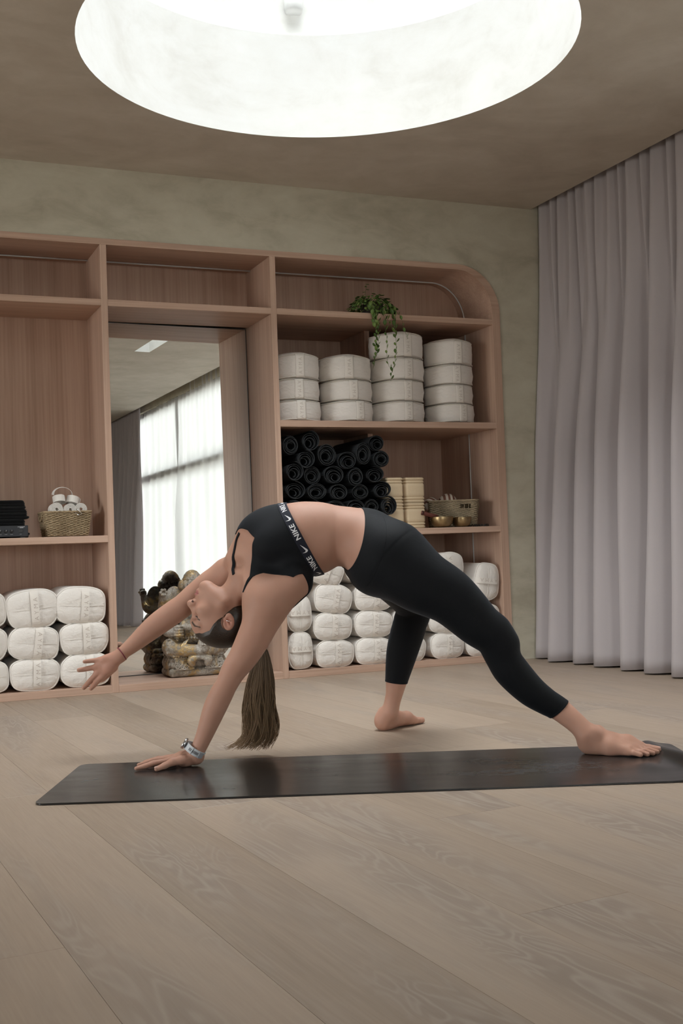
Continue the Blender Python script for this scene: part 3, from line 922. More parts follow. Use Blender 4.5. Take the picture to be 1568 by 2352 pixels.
# ---------------------------------------------------------------- rolled black mats
def make_roll(seed, turns, gap):
    n = int(turns * 26); th = np.linspace(0, turns * 2 * PI, n)
    r0 = .17; T = .026
    pitch = (.5 - r0 - T / 2) / turns
    r = r0 + pitch * th / (2 * PI) + gap * .02 * np.sin(th * .5 + seed)
    cx = gap * .10 * np.sin(np.linspace(0, 2.2, n) + seed) * (1 - th / th[-1]); cz = -gap * .16 * (1 - th / th[-1])
    pts = np.stack([cx + r * np.cos(th + seed), cz + r * np.sin(th + seed)], -1)
    nr = np.stack([np.cos(th + seed), np.sin(th + seed)], -1) * T / 2
    V, F = [], []
    L = .60
    for i in range(n):
        a, b = pts[i] + nr[i], pts[i] - nr[i]
        j = .010 * math.sin(th[i] * .7 + seed)                              # turns not quite flush
        V += [(a[0], j, a[1]), (b[0], j, b[1]), (b[0], L, b[1]), (a[0], L, a[1])]
    for i in range(n - 1):
        for k in range(4):
            m = (k + 1) % 4; F.append((i * 4 + k, (i + 1) * 4 + k, (i + 1) * 4 + m, i * 4 + m))
    F += [(0, 1, 2, 3), tuple((n - 1) * 4 + k for k in range(4))[::-1]]
    return mesh_np('rolled_mat', V, F, RUBBER, smooth=False)
RP = [make_roll(0.6, 6.2, .3), make_roll(2.2, 5.2, 1.1), make_roll(4.0, 6.4, .7), make_roll(5.3, 4.4, 1.3)]
rolls = [[(2.43, .908, .118, .096), (2.562, .908, .124, .096), (2.70, .906, .124, .094), (2.84, .906, .124, .094), (2.972, .908, .118, .096)],
 [(2.409, 1.000, .119, .094), (2.540, 1.000, .125, .094), (2.680, .998, .128, .094), (2.815, .998, .120, .094), (2.925, 1.000, .104, .092), (3.030, 1.004, .106, .118)],
 [(2.422, 1.106, .134, .108), (2.566, 1.098, .134, .102), (2.703, 1.092, .117, .098), (2.850, 1.090, .124, .098), (2.992, 1.102, .124, .100)],
 [(2.419, 1.219, .117, .117), (2.541, 1.196, .116, .116), (2.677, 1.196, .134, .112), (2.818, 1.182, .110, .118), (2.950, 1.196, .128, .098)],
 [(2.493, 1.292, .118, .112), (2.637, 1.318, .131, .138), (2.770, 1.284, .130, .112), (2.990, 1.290, .119, .106)],
 [(2.407, 1.374, .108, .120), (2.531, 1.402, .116, .122), (2.874, 1.325, .106, .142), (2.972, 1.390, .109, .103)]]
rown = ['bottom', 'second', 'third', 'fourth', 'fifth', 'top']
ordn = ['first', 'second', 'third', 'fourth', 'fifth', 'sixth']
k = 0
for i, row in enumerate(rolls):
    for j, (x, z, w, h) in enumerate(row):
        o = RP[k] if k < 4 else RP[(k * 7 + i) % 4].copy()
        if k >= 4: COL.objects.link(o)
        o.location = (x, .035 + .012 * math.sin(k * 2.3), z); o.scale = (w, 1, h); o.rotation_euler = (0, R(37 * k % 23 - 11), 0)
        tag(o, 'black rolled yoga mat, %s from the left in the %s row of the pile' % (ordn[j], rown[i]), 'yoga mat', 'rolled black mats piled on the shelf')
        k += 1

# ---------------------------------------------------------------- pale foam blocks
FOAM = plain('cream_foam', (.66, .53, .36), .7, .2, var=.05, sc=80.)
def block_mesh(w, d, h):
    """a block with ridged ends: rounded ridges run all the way round"""
    zs, k = [], []
    def add(z, s): zs.append(z); k.append(s)
    rid = [0, .13, .24]
    add(0, -.004); 
    for lo, hi in ((.01, .11), (.13, .225)):
        for q in np.linspace(0, PI, 5): add(lo + (hi - lo) * (1 - math.cos(q)) / 2, -.0065 + .0065 * math.sin(q))
    for q in np.linspace(0, PI, 7): add(.245 + .51 * (1 - math.cos(q)) / 2, -.004 + .0035 * min(1, math.sin(q) * 2))
    for lo, hi in ((.775, .87), (.89, .99)):
        for q in np.linspace(0, PI, 5): add(lo + (hi - lo) * (1 - math.cos(q)) / 2, -.0065 + .0065 * math.sin(q))
    add(1, -.004)
    V, F = [], []
    base = superellipse(24, 1, 1, 9)
    for z, s in zip(zs, k):
        for x, y in base: V.append((x * (w + 2 * s), y * (d + 2 * s), z * h))
    for i in range(len(zs) - 1):
        for q in range(24):
            m = (q + 1) % 24; F.append((i * 24 + q, i * 24 + m, (i + 1) * 24 + m, (i + 1) * 24 + q))
    F += [tuple(range(24))[::-1], tuple((len(zs) - 1) * 24 + q for q in range(24))]
    return V, F
bv, bf = block_mesh(.136, .20, .158)
b0 = None
for i, (x, y, z, nmz) in enumerate(((3.232, .155, C0, 'lower right one beside the seagrass basket'), (3.232, .155, C0 + .1595, 'upper right one beside the seagrass basket'), (3.098, .15, C0, 'lower left one beside the rolled mats'), (3.096, .15, C0 + .1595, 'upper left one beside the rolled mats'))):
    if b0 is None: b0 = mesh_np('yoga_block', bv, bf, FOAM); o = b0
    else: o = b0.copy(); COL.objects.link(o)
    o.location = (x, y, z + .001); o.rotation_euler = (0, 0, R(2 if i < 2 else -3)); o.scale = (1 if i < 2 else .86, 1, 1)
    tag(o, 'cream ridged foam yoga block, ' + nmz, 'yoga block', 'foam yoga blocks stacked on the shelf')

# ---------------------------------------------------------------- woven baskets
def seagrass(name, c0, c1):
    m = Mat(name, .85, spec=.15)
    n1 = m.noise(m.co(), 160., 3, .6); n2 = m.noise(m.co(), 14., 2, .5)
    m.color(m.ramp(m.math('ADD', m.math('MULTIPLY', n1, .6), m.math('MULTIPLY', n2, .4)), [(.35, c0), (.65, c1)]))
    m.bump(n1, .5, .002); return m.m
GRASS = seagrass('seagrass', (.20, .145, .085), (.44, .34, .215)); GRASS_D = seagrass('dark_seagrass', (.18, .14, .09), (.42, .335, .225))
def rect_ring(w, d, n, r=.02):
    p = superellipse(1600, w, d, 12); q = np.concatenate([p, p[:1]]); L = np.concatenate([[0], np.cumsum(np.linalg.norm(np.diff(q, axis=0), axis=1))])
    u = np.linspace(0, L[-1], n, endpoint=False); return np.stack([np.interp(u, L, q[:, 0]), np.interp(u, L, q[:, 1])], -1)
def basket(name, loc, rot, w0, d0, w1, d1, h, rows, mat, label, hole=None):
    root = tag(empty(name, loc, (0, 0, rot)), label, 'basket')
    n = 112; paths = []
    for i in range(rows):
        f = (i + .5) / rows; w = w0 + (w1 - w0) * f; d = d0 + (d1 - d0) * f
        p = rect_ring(w, d, n); ph = i % 2 * PI
        rr = h / rows * .56
        L = []
        for k, (x, y) in enumerate(p):
            if hole and abs(f - hole[2]) < hole[3] and hole[0] < x < hole[1] and y < 0:
                if len(L) > 1: paths.append((np.array(L), rr, 5, False))
                L = []; continue
            s = 1 + (.0050 / max(w, d) * 2) * math.sin(k * 2 * PI / n * 23 + ph)
            L.append((x * s, y * s, .004 + f * (h - .008) + .0012 * math.sin(k * 1.7 + i)))
        if len(L) == n: paths.append((np.array(L), rr, 5, True))
        elif len(L) > 1: paths.append((np.array(L), rr, 5, False))
    o = tubes('weave', paths, mat, root); tag(o, kind='stuff')
    rim = rect_ring(w1 + .006, d1 + .006, n)
    tubes('rim', [(np.array([(x, y, h + .001 * math.sin(k * 2.1)) for k, (x, y) in enumerate(rim)]), .0058, 6, True)], mat, root)
    sp = rect_ring(w0 * .985, d0 * .985, 34); st = rect_ring(w1 * .985, d1 * .985, 34)
    tag(tubes('stakes', [(np.array([(a[0], a[1], .004), (b[0], b[1], h)]), .0026, 4, False) for a, b in zip(sp, st)], mat, root), kind='stuff')
    box('base', -w0 / 2 + .006, w0 / 2 - .006, -d0 / 2 + .006, d0 / 2 - .006, .002, .010, mat, root)
    for sx_ in (-1, 1):
        a = np.linspace(0, PI, 14)
        tubes('handle', [(np.array([(sx_ * (w1 / 2 + .004 + .005 * math.sin(q)), .045 * math.cos(q), h - .012 - .035 * math.sin(q)) for q in a]), .005, 6, False)], mat, root)
    return root
basket('seagrass_basket', (1.091, .155, L0 + .001), 0, .218, .20, .252, .235, .136, 20, GRASS, 'small seagrass basket on the left shelf, filled with rolled cream straps')
basket('seagrass_basket', (3.560, .185, C0 + .001), R(-24), .285, .17, .315, .195, .170, 24, GRASS_D, 'darker seagrass basket with a handle hole on the right shelf behind two bowls', hole=(.045, .105, .78, .09))

# cream cotton straps rolled up in the left basket
STRAP = cloth('cotton_strap', (.70, .665, .62), 900., wr=.1)
def strap_roll(loc, rot, R0, turns, wd, label, tail=None, ring=None):
    n = int(turns * 24); th = np.linspace(0, turns * 2 * PI, n); r = .008 + (R0 - .008) * th / th[-1]
    p = np.stack([r * np.cos(th), r * np.sin(th)], -1)
    if tail is not None:
        d = np.array([-math.sin(th[-1]), math.cos(th[-1])]); s = np.linspace(0, 1, 8)[1:, None]
        nn = np.array([math.cos(th[-1]), math.sin(th[-1])])
        p = np.concatenate([p, p[-1] + d * s * tail + nn * s * s * tail * .35])
    V, F = [], []
    t = np.gradient(p, axis=0); t /= np.linalg.norm(t, axis=1)[:, None]; nr = np.stack([t[:, 1], -t[:, 0]], -1) * .0016
    for i in range(len(p)):
        a, b = p[i] + nr[i], p[i] - nr[i]
        V += [(a[0], -wd / 2, a[1]), (b[0], -wd / 2, b[1]), (b[0], wd / 2, b[1]), (a[0], wd / 2, a[1])]
    for i in range(len(p) - 1):
        for k in range(4):
            m = (k + 1) % 4; F.append((i * 4 + k, (i + 1) * 4 + k, (i + 1) * 4 + m, i * 4 + m))
    F += [(0, 1, 2, 3), tuple((len(p) - 1) * 4 + k for k in range(4))[::-1]]
    root = tag(empty('yoga_strap', loc, rot), label, 'strap', 'cream straps in the seagrass basket')
    mesh_np('webbing', V, F, STRAP, root, smooth=False)
    if ring is not None:
        for q in (0, .006):
            a = np.linspace(0, PI, 12); P = [(.019 * math.cos(x), 0, -.022 * math.sin(x)) for x in a] + [(.019 * s_, 0, 0) for s_ in np.linspace(-1, 1, 6)[1:-1]]
            o = tubes('buckle_ring', [(np.array(P), .0022, 6, True)], CHROME, root); o.location = (ring[0], ring[1] + q, ring[2]); o.rotation_euler = ring[3]
    return root
zb = L0 + .137
strap_roll((1.030, .078, zb + .014), (R(-8), R(0), R(12)), .038, 7, .038, 'rolled cream strap at the front left of the basket')
strap_roll((1.106, .078, zb + .012), (R(-4), R(30), R(4)), .034, 6, .038, 'rolled cream strap at the front middle of the basket', .03)
strap_roll((1.168, .078, zb + .014), (R(-4), R(200), R(-8)), .033, 6, .038, 'rolled cream strap at the front right, buckle over the rim', .045, (.006, -.052, .012, (R(8), R(200), 0)))
strap_roll((1.062, .150, zb + .072), (R(70), R(0), R(10)), .036, 5, .038, 'opened cream strap looping up on top of the basket', .0, (.040, .0, -.03, (R(60), R(30), R(50))))
strap_roll((1.140, .165, zb + .066), (R(72), R(12), R(-14)), .038, 6, .040, 'rolled cream strap lying flat at the back right of the basket')
# the loose loop of the opened strap
_lp = [o for o in bpy.data.objects if o.get('label', '').startswith('opened cream strap')][0]
q = np.linspace(0, 1, 40)
ang = PI * 1.02 - q * PI * 1.30
pl = np.stack([.030 + .052 * np.cos(ang), .0 * q, .040 + .040 * np.sin(ang) - .02 * np.clip(q - .75, 0, 1) * 2], -1)
V, F = [], []
for i, (x, y, z) in enumerate(pl):
    tl = .019; nx, nz_ = math.cos(ang[i]) * .0016, math.sin(ang[i]) * .0016; tw = .012 * math.sin(q[i] * 3)
    V += [(x, -tl, z), (x + tw, tl, z + .010), (x + tw + nx, tl, z + .010 + nz_), (x + nx, -tl, z + nz_)]
for i in range(len(pl) - 1):
    for k in range(4):
        m = (k + 1) % 4; F.append((i * 4 + k, i * 4 + m, (i + 1) * 4 + m, (i + 1) * 4 + k))
lo = mesh_np('loose_loop', V, F, STRAP, _lp, smooth=False); lo.rotation_euler = (R(-78), 0, 0); lo.location = (-.012, -.016, .0)

# ---------------------------------------------------------------- folded black cloths and the amplifier
def folded(name, x0, x1, y0, y1, z, h, seed, label, group):
    rg = np.random.RandomState(seed); w, d = x1 - x0, y1 - y0
    V, F, n = [], [], 40
    rows = [(0, .93), (.04, .975), (.2, 1.0), (.46, .995), (.5, .955), (.54, .995), (.8, 1.0), (.96, .975), (1, .93)]
    base = superellipse(n, 1, 1, 7); t = np.linspace(0, 2 * PI, n, endpoint=False)
    wav = .5 * np.sin(2 * t + rg.uniform(0, 6)) + .5 * np.sin(3 * t + rg.uniform(0, 6))
    for f, k in rows:
        j = rg.uniform(-.008, .008)
        for i, (x, y) in enumerate(base): V.append(((x0 + x1) / 2 + x * w * k + j, (y0 + y1) / 2 + y * d * k, z + f * h + .10 * h * wav[i] * (f - .5)))
    for i in range(len(rows) - 1):
        for k in range(n):
            m = (k + 1) % n; F.append((i * n + k, i * n + m, (i + 1) * n + m, (i + 1) * n + k))
    F += [tuple(range(n))[::-1], tuple((len(rows) - 1) * n + k for k in range(n))]
    return tag(mesh_np(name, V, F, BLACK_CLOTH), label, 'blanket', group)
gb = 'black folded blankets by the amplifier'
zz_ = L0 + .001
wn = ['bottom', 'second from bottom', 'third from bottom', 'third from top', 'second from top', 'top']
for i in range(6):
    folded('folded_blanket', .700 + .004 * math.sin(i * 2), .895 + .010 * math.sin(i * 2.1 + 1), .20, .40, zz_ + i * .0355, .0345, i, 'black folded blanket, %s of the right pile behind the amplifier' % wn[i], gb)
for i in range(5):
    folded('folded_blanket', .470, .690 + .006 * math.sin(i * 1.7), .20, .40, zz_ + i * .0385, .0375, 20 + i, 'black folded blanket, %s of the left pile at the picture edge' % ['bottom', 'second', 'middle', 'fourth', 'top'][i], gb)
AMP = plain('black_amplifier_case', (.020, .022, .027), .45, .4); KNOB = plain('black_knob', (.01, .01, .011), .35, .5)
am = tag(empty('amplifier', (.665, .02, L0 + .001)), 'small black amplifier with a row of knobs in front of the black blankets', 'amplifier')
box('case', -.215, .207, 0, .165, .006, .066, AMP, am, .002)
for x in (-.19, .18):
    box('foot', x - .012, x + .012, .02, .044, 0, .0062, KNOB, am, 0)
WHT = plain('white_print', (.55, .56, .58), .6)
for i in range(8):
    kx = .120 - i * .0295
    o = lathe('knob', [(.001, 0), (.0085, 0), (.008, .010), (.006, .012), (.001, .012)], KNOB, am, 18); o.location = (kx, .0, .036); o.rotation_euler = (R(90), 0, 0)
    box('knob_pointer', -.0006, .0006, -.0128, -.0120, .002, .0075, WHT, o, 0).rotation_euler = (R(-90), 0, 0)
    box('scale_print', kx - .007, kx + .007, -.0007, .0001, .0185, .0195, WHT, am, 0)
box('socket', .158, .178, -.003, .001, .028, .046, KNOB, am, .001); box('scale_print', .162, .172, -.0007, .0001, .0185, .0195, WHT, am, 0)
box('maker_mark', .152, .190, -.0007, .0001, .0575, .0595, WHT, am, 0); box('maker_mark', .163, .182, -.0007, .0001, .0525, .0550, WHT, am, 0)

# ---------------------------------------------------------------- singing bowls, mallet, beads, balls
BRASS = Mat('hammered_brass', .36, (.42, .31, .17), .5, 1.); BRASS.bump(BRASS.noise(BRASS.co(), 60., 2, .5), .15, .002)
BRASS.color(BRASS.ramp(BRASS.noise(BRASS.co(), 22., 3, .6), [(.3, (.30, .21, .11)), (.7, (.45, .34, .19))]))
def bowl(r, h):
    out = [(.001, 0), (r * .50, 0), (r * .72, h * .12), (r * .90, h * .40), (r * .985, h * .72), (r, h * .97), (r * .99, h)]
    inn = [(x - .003, z + (.003 if z < h * .3 else 0)) for x, z in out[1:]][::-1]
    return out + inn + [(.001, .003)]
b1 = tag(lathe('singing_bowl', bowl(.072, .068), BRASS.m, n=48), 'larger brass singing bowl with a mallet leaning on it', 'bowl'); b1.location = (3.408, .050, C0 + .0008)
b2 = tag(lathe('singing_bowl', bowl(.062, .062), BRASS.m, n=48), 'smaller brass singing bowl in front of the seagrass basket', 'bowl'); b2.location = (3.552, .052, C0 + .0008)
ml = tag(empty('mallet', (3.318, .050, C0 + .0835), (0, R(106), R(-6))), 'reddish brown mallet resting on the rim of the larger brass bowl', 'mallet')
lathe('handle', [(.001, -.052), (.011, -.052), (.0125, -.045), (.013, .02), (.014, .06), (.001, .062)], plain('red_brown_leather', (.115, .032, .022), .55), ml, 24)
lathe('grip_band', [(.0126, -.050), (.0142, -.047), (.0142, -.040), (.0128, -.037)], plain('dark_band', (.05, .015, .012), .5), ml, 24)
BEAD = plain('dark_wooden_bead', (.022, .016, .013), .5)
bm = bmesh.new(); rg = np.random.RandomState(3)
for i in range(74):
    t = i / 74 * 2 * PI * 3
    x, y = 3.655 + (.075 + .012 * math.sin(t * 1.3)) * math.cos(t / 3 * 1.0) + .012 * math.cos(t), .052 + .020 * math.sin(t / 3) + .014 * math.sin(t)
    r = bmesh.ops.create_icosphere(bm, subdivisions=1, radius=.0056)
    for v in r['verts']: v.co += Vector((x, y, C0 + .0062 + .006 * (i % 3 == 2)))
tag(mesh_bm('bead_necklace', bm, BEAD, smooth=True), 'string of dark wooden beads lying by the smaller brass bowl', 'beads')
def ball_mat():
    m = Mat('striped_felt', .8, spec=.15)
    w = m.node('ShaderNodeTexWave', wave_type='BANDS', bands_direction='X'); m.l.new(m.mapping((1, 1, 1), (0, R(20), R(25))), w.inputs['Vector'])
    w.inputs['Scale'].default_value = 10.5; w.inputs['Distortion'].default_value = .6; w.inputs['Detail'].default_value = 1
    m.color(m.ramp(w.outputs[0], [(.44, (.145, .065, .045)), (.54, (.47, .40, .335))])); return m.m
BALL = ball_mat()
def ball(r, loc, rot, lb):
    bm = bmesh.new(); bmesh.ops.create_uvsphere(bm, u_segments=36, v_segments=24, radius=r)
    o = mesh_bm('striped_ball', bm, BALL, smooth=True, loc=loc, rot=rot)
    tag(o, lb, 'ball', 'striped balls in the basket')
ball(.062, (3.520, .170, C0 + .158), (0, R(20), R(10)), 'larger cream and brown striped ball in the dark basket')
ball(.050, (3.425, .215, C0 + .150), (R(30), R(-30), R(60)), 'smaller cream and brown striped ball at the left of the dark basket')

# ---------------------------------------------------------------- trailing plant on the top shelf
LEAF = Mat('leaf_green', .45, spec=.35)
_oi = LEAF.node('ShaderNodeObjectInfo')
LEAF.color(LEAF.ramp(LEAF.math('ADD', LEAF.math('MULTIPLY', _oi.outputs['Random'], .85), LEAF.math('MULTIPLY', LEAF.noise(LEAF.co(), 90., 2), .2)), [(.0, (.05, .095, .022)), (.5, (.10, .18, .04)), (1., (.20, .28, .07))]))
STEM = plain('vine_stem', (.10, .13, .045), .6)
plant = tag(empty('trailing_plant', (3.005, .11, A0)), 'leafy green trailing plant spilling over the edge of the top right shelf', 'plant')
lathe('pot', [(.001, .001), (.055, .001), (.066, .02), (.072, .072), (.068, .074), (.064, .060), (.001, .058)], plain('dark_pot', (.045, .035, .030), .7), plant, 28)
def leaf_mesh(w):
    o = [(0, 0), (.28, .32), (.5, .75), (.44, 1.15), (.2, 1.42), (0, 1.5), (-.2, 1.42), (-.44, 1.15), (-.5, .75), (-.28, .32)]
    V = [(x * w, y * w, -.10 * w * abs(x) * 2 + .10 * w * math.sin(y * 1.6)) for x, y in o] + [(0, .75 * w, .08 * w + .09 * w)]
    n = len(o); F = [(i, (i + 1) % n, n) for i in range(n)]
    V2 = [(x, y, z - .0006) for x, y, z in V]; F2 = [tuple(q + n + 1 for q in f)[::-1] for f in F]
    S = [(i, i + n + 1, (i + 1) % n + n + 1, (i + 1) % n) for i in range(n)]
    me = bpy.data.meshes.new('leaf'); me.from_pydata(V + V2, [], F + F2 + S); me.materials.append(LEAF.m)
    me.polygons.foreach_set('use_smooth', [True] * len(me.polygons)); return me
LM = [leaf_mesh(.0200), leaf_mesh(.0150), leaf_mesh(.0245)]
rg = random.Random(9)
def leaf(p, yaw, pitch, k, roll=0):
    o = bpy.data.objects.new('leaf', LM[k]); COL.objects.link(o); o.parent = plant
    o.location = p; o.rotation_euler = (pitch, roll, yaw)
for i in range(190):                                              # the crown
    a = rg.uniform(0, 2 * PI); r_ = rg.uniform(.2, 1) ** .6
    x, y = .150 * r_ * math.cos(a), .080 * r_ * math.sin(a)
    if i % 3 == 0: y = -abs(y) - .02
    z = .150 - .118 * r_ ** 2 + rg.uniform(-.02, .012)
    leaf((x, y, max(z, .012)), a - PI / 2 + rg.uniform(-.7, .7), rg.uniform(-.9, .35) - .5 * r_, rg.choice((0, 2, 1, 2)), rg.uniform(-.5, .5))
for i in range(14):
    a = i / 14 * 2 * PI
    e = np.array([.150 * math.cos(a), .075 * math.sin(a), .03 + .02 * math.sin(i)]); q = np.linspace(0, 1, 9)[:, None]
    P = np.array([[.0, 0, .06]]) * (1 - q) + e * q + np.array([[0, 0, .075]]) * np.sin(q * PI)
    tubes('stem', [(P, .0011, 4, False)], STEM, plant)
tubes('stem', [(np.array([(-.045, -.02, .10), (-.050, -.02, .14), (-.044, -.022, .175), (-.043, -.022, .20)]), .001, 4, False)], STEM, plant)
for z, s in ((.135, 0), (.152, 1), (.168, 0), (.19, 1), (.2, 0)):
    leaf((-.046, -.021, z), rg.uniform(0, 6), -.2, 1)
VINES = [[(-.062, -.100, .05), (-.072, -.130, .0), (-.052, -.128, -.06), (-.040, -.126, -.13), (-.046, -.126, -.20), (-.048, -.128, -.245), (-.060, -.128, -.30), (-.071, -.128, -.345)],
         [(-.050, -.100, .05), (-.046, -.132, -.01), (-.030, -.130, -.07), (-.026, -.128, -.15), (-.036, -.128, -.22), (-.040, -.128, -.26)],
         [(.000, -.100, .06), (.006, -.132, .0), (.016, -.130, -.05), (.020, -.129, -.10), (.028, -.129, -.16), (.026, -.129, -.22), (.025, -.129, -.28), (.034, -.13, -.325), (.048, -.13, -.345)],
         [(.062, -.100, .05), (.080, -.132, -.01), (.086, -.130, -.06), (.088, -.129, -.12), (.090, -.129, -.20), (.082, -.129, -.27), (.072, -.129, -.32), (.052, -.129, -.37), (.044, -.129, -.42)],
         [(.000, -.098, .05), (.030, -.133, -.03), (.060, -.131, -.08), (.080, -.130, -.105)],
         [(.110, -.090, .03), (.132, -.131, -.03), (.140, -.130, -.08), (.156, -.130, -.115), (.170, -.130, -.155)]]
DENS = [28, 20, 14, 24, 6, 6]
for v_, dn in zip(VINES, DENS):
    P = np.array([p for p in spline_rows(v_, .012)]); P[:, 1] -= .012
    tubes('vine', [(P, .0011, 4, False)], STEM, plant)
    L = np.linspace(.06, .99, dn) * (len(P) - 1)
    for i, s in enumerate(L):
        p = P[int(s)]; side = 1 if i % 2 else -1
        big = 2 if s < len(P) * .45 and dn > 12 else (0 if rg.random() < .6 else 1)
        leaf(tuple(p + np.array([side * .002, -.002, 0])), PI + side * rg.uniform(.5, 1.5), rg.uniform(.9, 1.5), big, rg.uniform(-.4, .4))
# ---------------------------------------------------------------- the unrolled mat
def mat_rubber():
    m = Mat('worn_black_rubber', .36, spec=.38)
    n = m.noise(m.mapping((3, 9, 1)), 1.3, 4, .6); fine = m.noise(m.co(), 420., 2, .5)
    # chalky foot marks, worn into the rubber where feet stand
    d1 = m.noise(m.mapping((16, 34, 1)), 1., 4, .65, .8)
    sx = m.node('ShaderNodeSeparateXYZ'); m.l.new(m.co(), sx.inputs[0])
    def blob(cx, cy, rx, ry):
        dx = m.math('DIVIDE', m.math('SUBTRACT', sx.outputs[0], cx), rx); dy = m.math('DIVIDE', m.math('SUBTRACT', sx.outputs[1], cy), ry)
        return m.math('SUBTRACT', 1., m.math('ADD', m.math('MULTIPLY', dx, dx), m.math('MULTIPLY', dy, dy)), clamp=True)
    w = m.math('MAXIMUM', m.math('MAXIMUM', blob(1.66, .30, .20, .10), blob(1.50, .24, .26, .07)), blob(1.48, .42, .15, .07))
    w = m.math('MULTIPLY', w, m.math('MULTIPLY', m.math('SUBTRACT', d1, .46), 6., clamp=True))
    m.color(m.mix(m.math('MULTIPLY', w, .55), m.mix(n, (.012, .0115, .012), (.021, .020, .0195)), (.11, .11, .115)))
    m.rough(m.math('ADD', m.math('MULTIPLY_ADD', n, .20, .14), m.math('MULTIPLY', w, .25)))
    m.bump(fine, .08, .0006); return m.m
def yoga_mat():
    L, W, T, rc = 2.125, .650, .005, .035
    na, nb = 150, 44
    a = np.concatenate([np.linspace(0, rc, 9)[:-1], np.linspace(rc, 1.7, 60)[:-1], np.linspace(1.7, L - rc, 70)[:-1], np.linspace(L - rc, L, 9)])
    V = []
    def hgt(x, y):
        crest = .030 * math.exp(-((x - 2.062 - .02 * math.sin(y * 7)) / .036) ** 2) * (.75 + .35 * math.sin(y * 6.5 + .4))
        foot = .006 * math.exp(-((x - 1.95) / .05) ** 2) * math.exp(-((y - .25) / .10) ** 2)
        curl = .030 * max(0, (x - 1.93) / .2) ** 2 * max(0, 1 - y / .16)
        wav = .0012 * math.sin(x * 5.5 + 1) ** 2 * math.exp(-y * 9)
        return crest + foot + curl + wav
    for x in a:
        e = min(x, L - x); ins = rc - math.sqrt(max(0, rc * rc - (rc - e) ** 2)) if e < rc else 0
        for y in np.linspace(ins, W - ins, nb):
            V.append((x, y, hgt(x, y)))
    n = len(a)
    top = [(x, y, z + T) for x, y, z in V]
    F = []
    for i in range(n - 1):
        for j in range(nb - 1):
            k = i * nb + j; F.append((k, k + nb, k + nb + 1, k + 1)); q = k + n * nb; F.append((q, q + 1, q + nb + 1, q + nb))
    def side(a_, b_): F.append((a_, b_, b_ + n * nb, a_ + n * nb))
    for i in range(n - 1):
        side(i * nb + nb, i * nb); side(i * nb + nb - 1, (i + 1) * nb + nb - 1)
    for j in range(nb - 1):
        side(j, j + 1); side((n - 1) * nb + j + 1, (n - 1) * nb + j)
    o = mesh_np('yoga_mat', top + V, F, mat_rubber(), smooth=False)
    o.data.polygons.foreach_set('use_smooth', [True] * len(o.data.polygons))
    o.data.set_sharp_from_angle(angle=R(50))
    o.location = (.488, -2.728, .0004); o.rotation_euler = (0, 0, math.atan2(-.39, .92))
    tag(o, 'long black rubber yoga mat unrolled on the floor under the woman', 'yoga mat')
    for x0, y0, ww in ((.076, .335, .014), (.104, .352, .016)):
        mk = mesh_np('printed_mark', [(x0, y0, T + .0004), (x0 + ww, y0 + .002, T + .0004), (x0 + ww + .006, y0 + .012, T + .0004), (x0 + .008, y0 + .010, T + .0004), (x0 - .004, y0 - .020, T + .0004), (x0 + ww * .6, y0 - .018, T + .0004), (x0 + ww * .5, y0 - .012, T + .0004), (x0 + .001, y0 - .013, T + .0004)], [(0, 1, 2, 3), (4, 5, 6, 7)], plain('grey_print', (.16, .16, .16), .5), o)
yoga_mat()

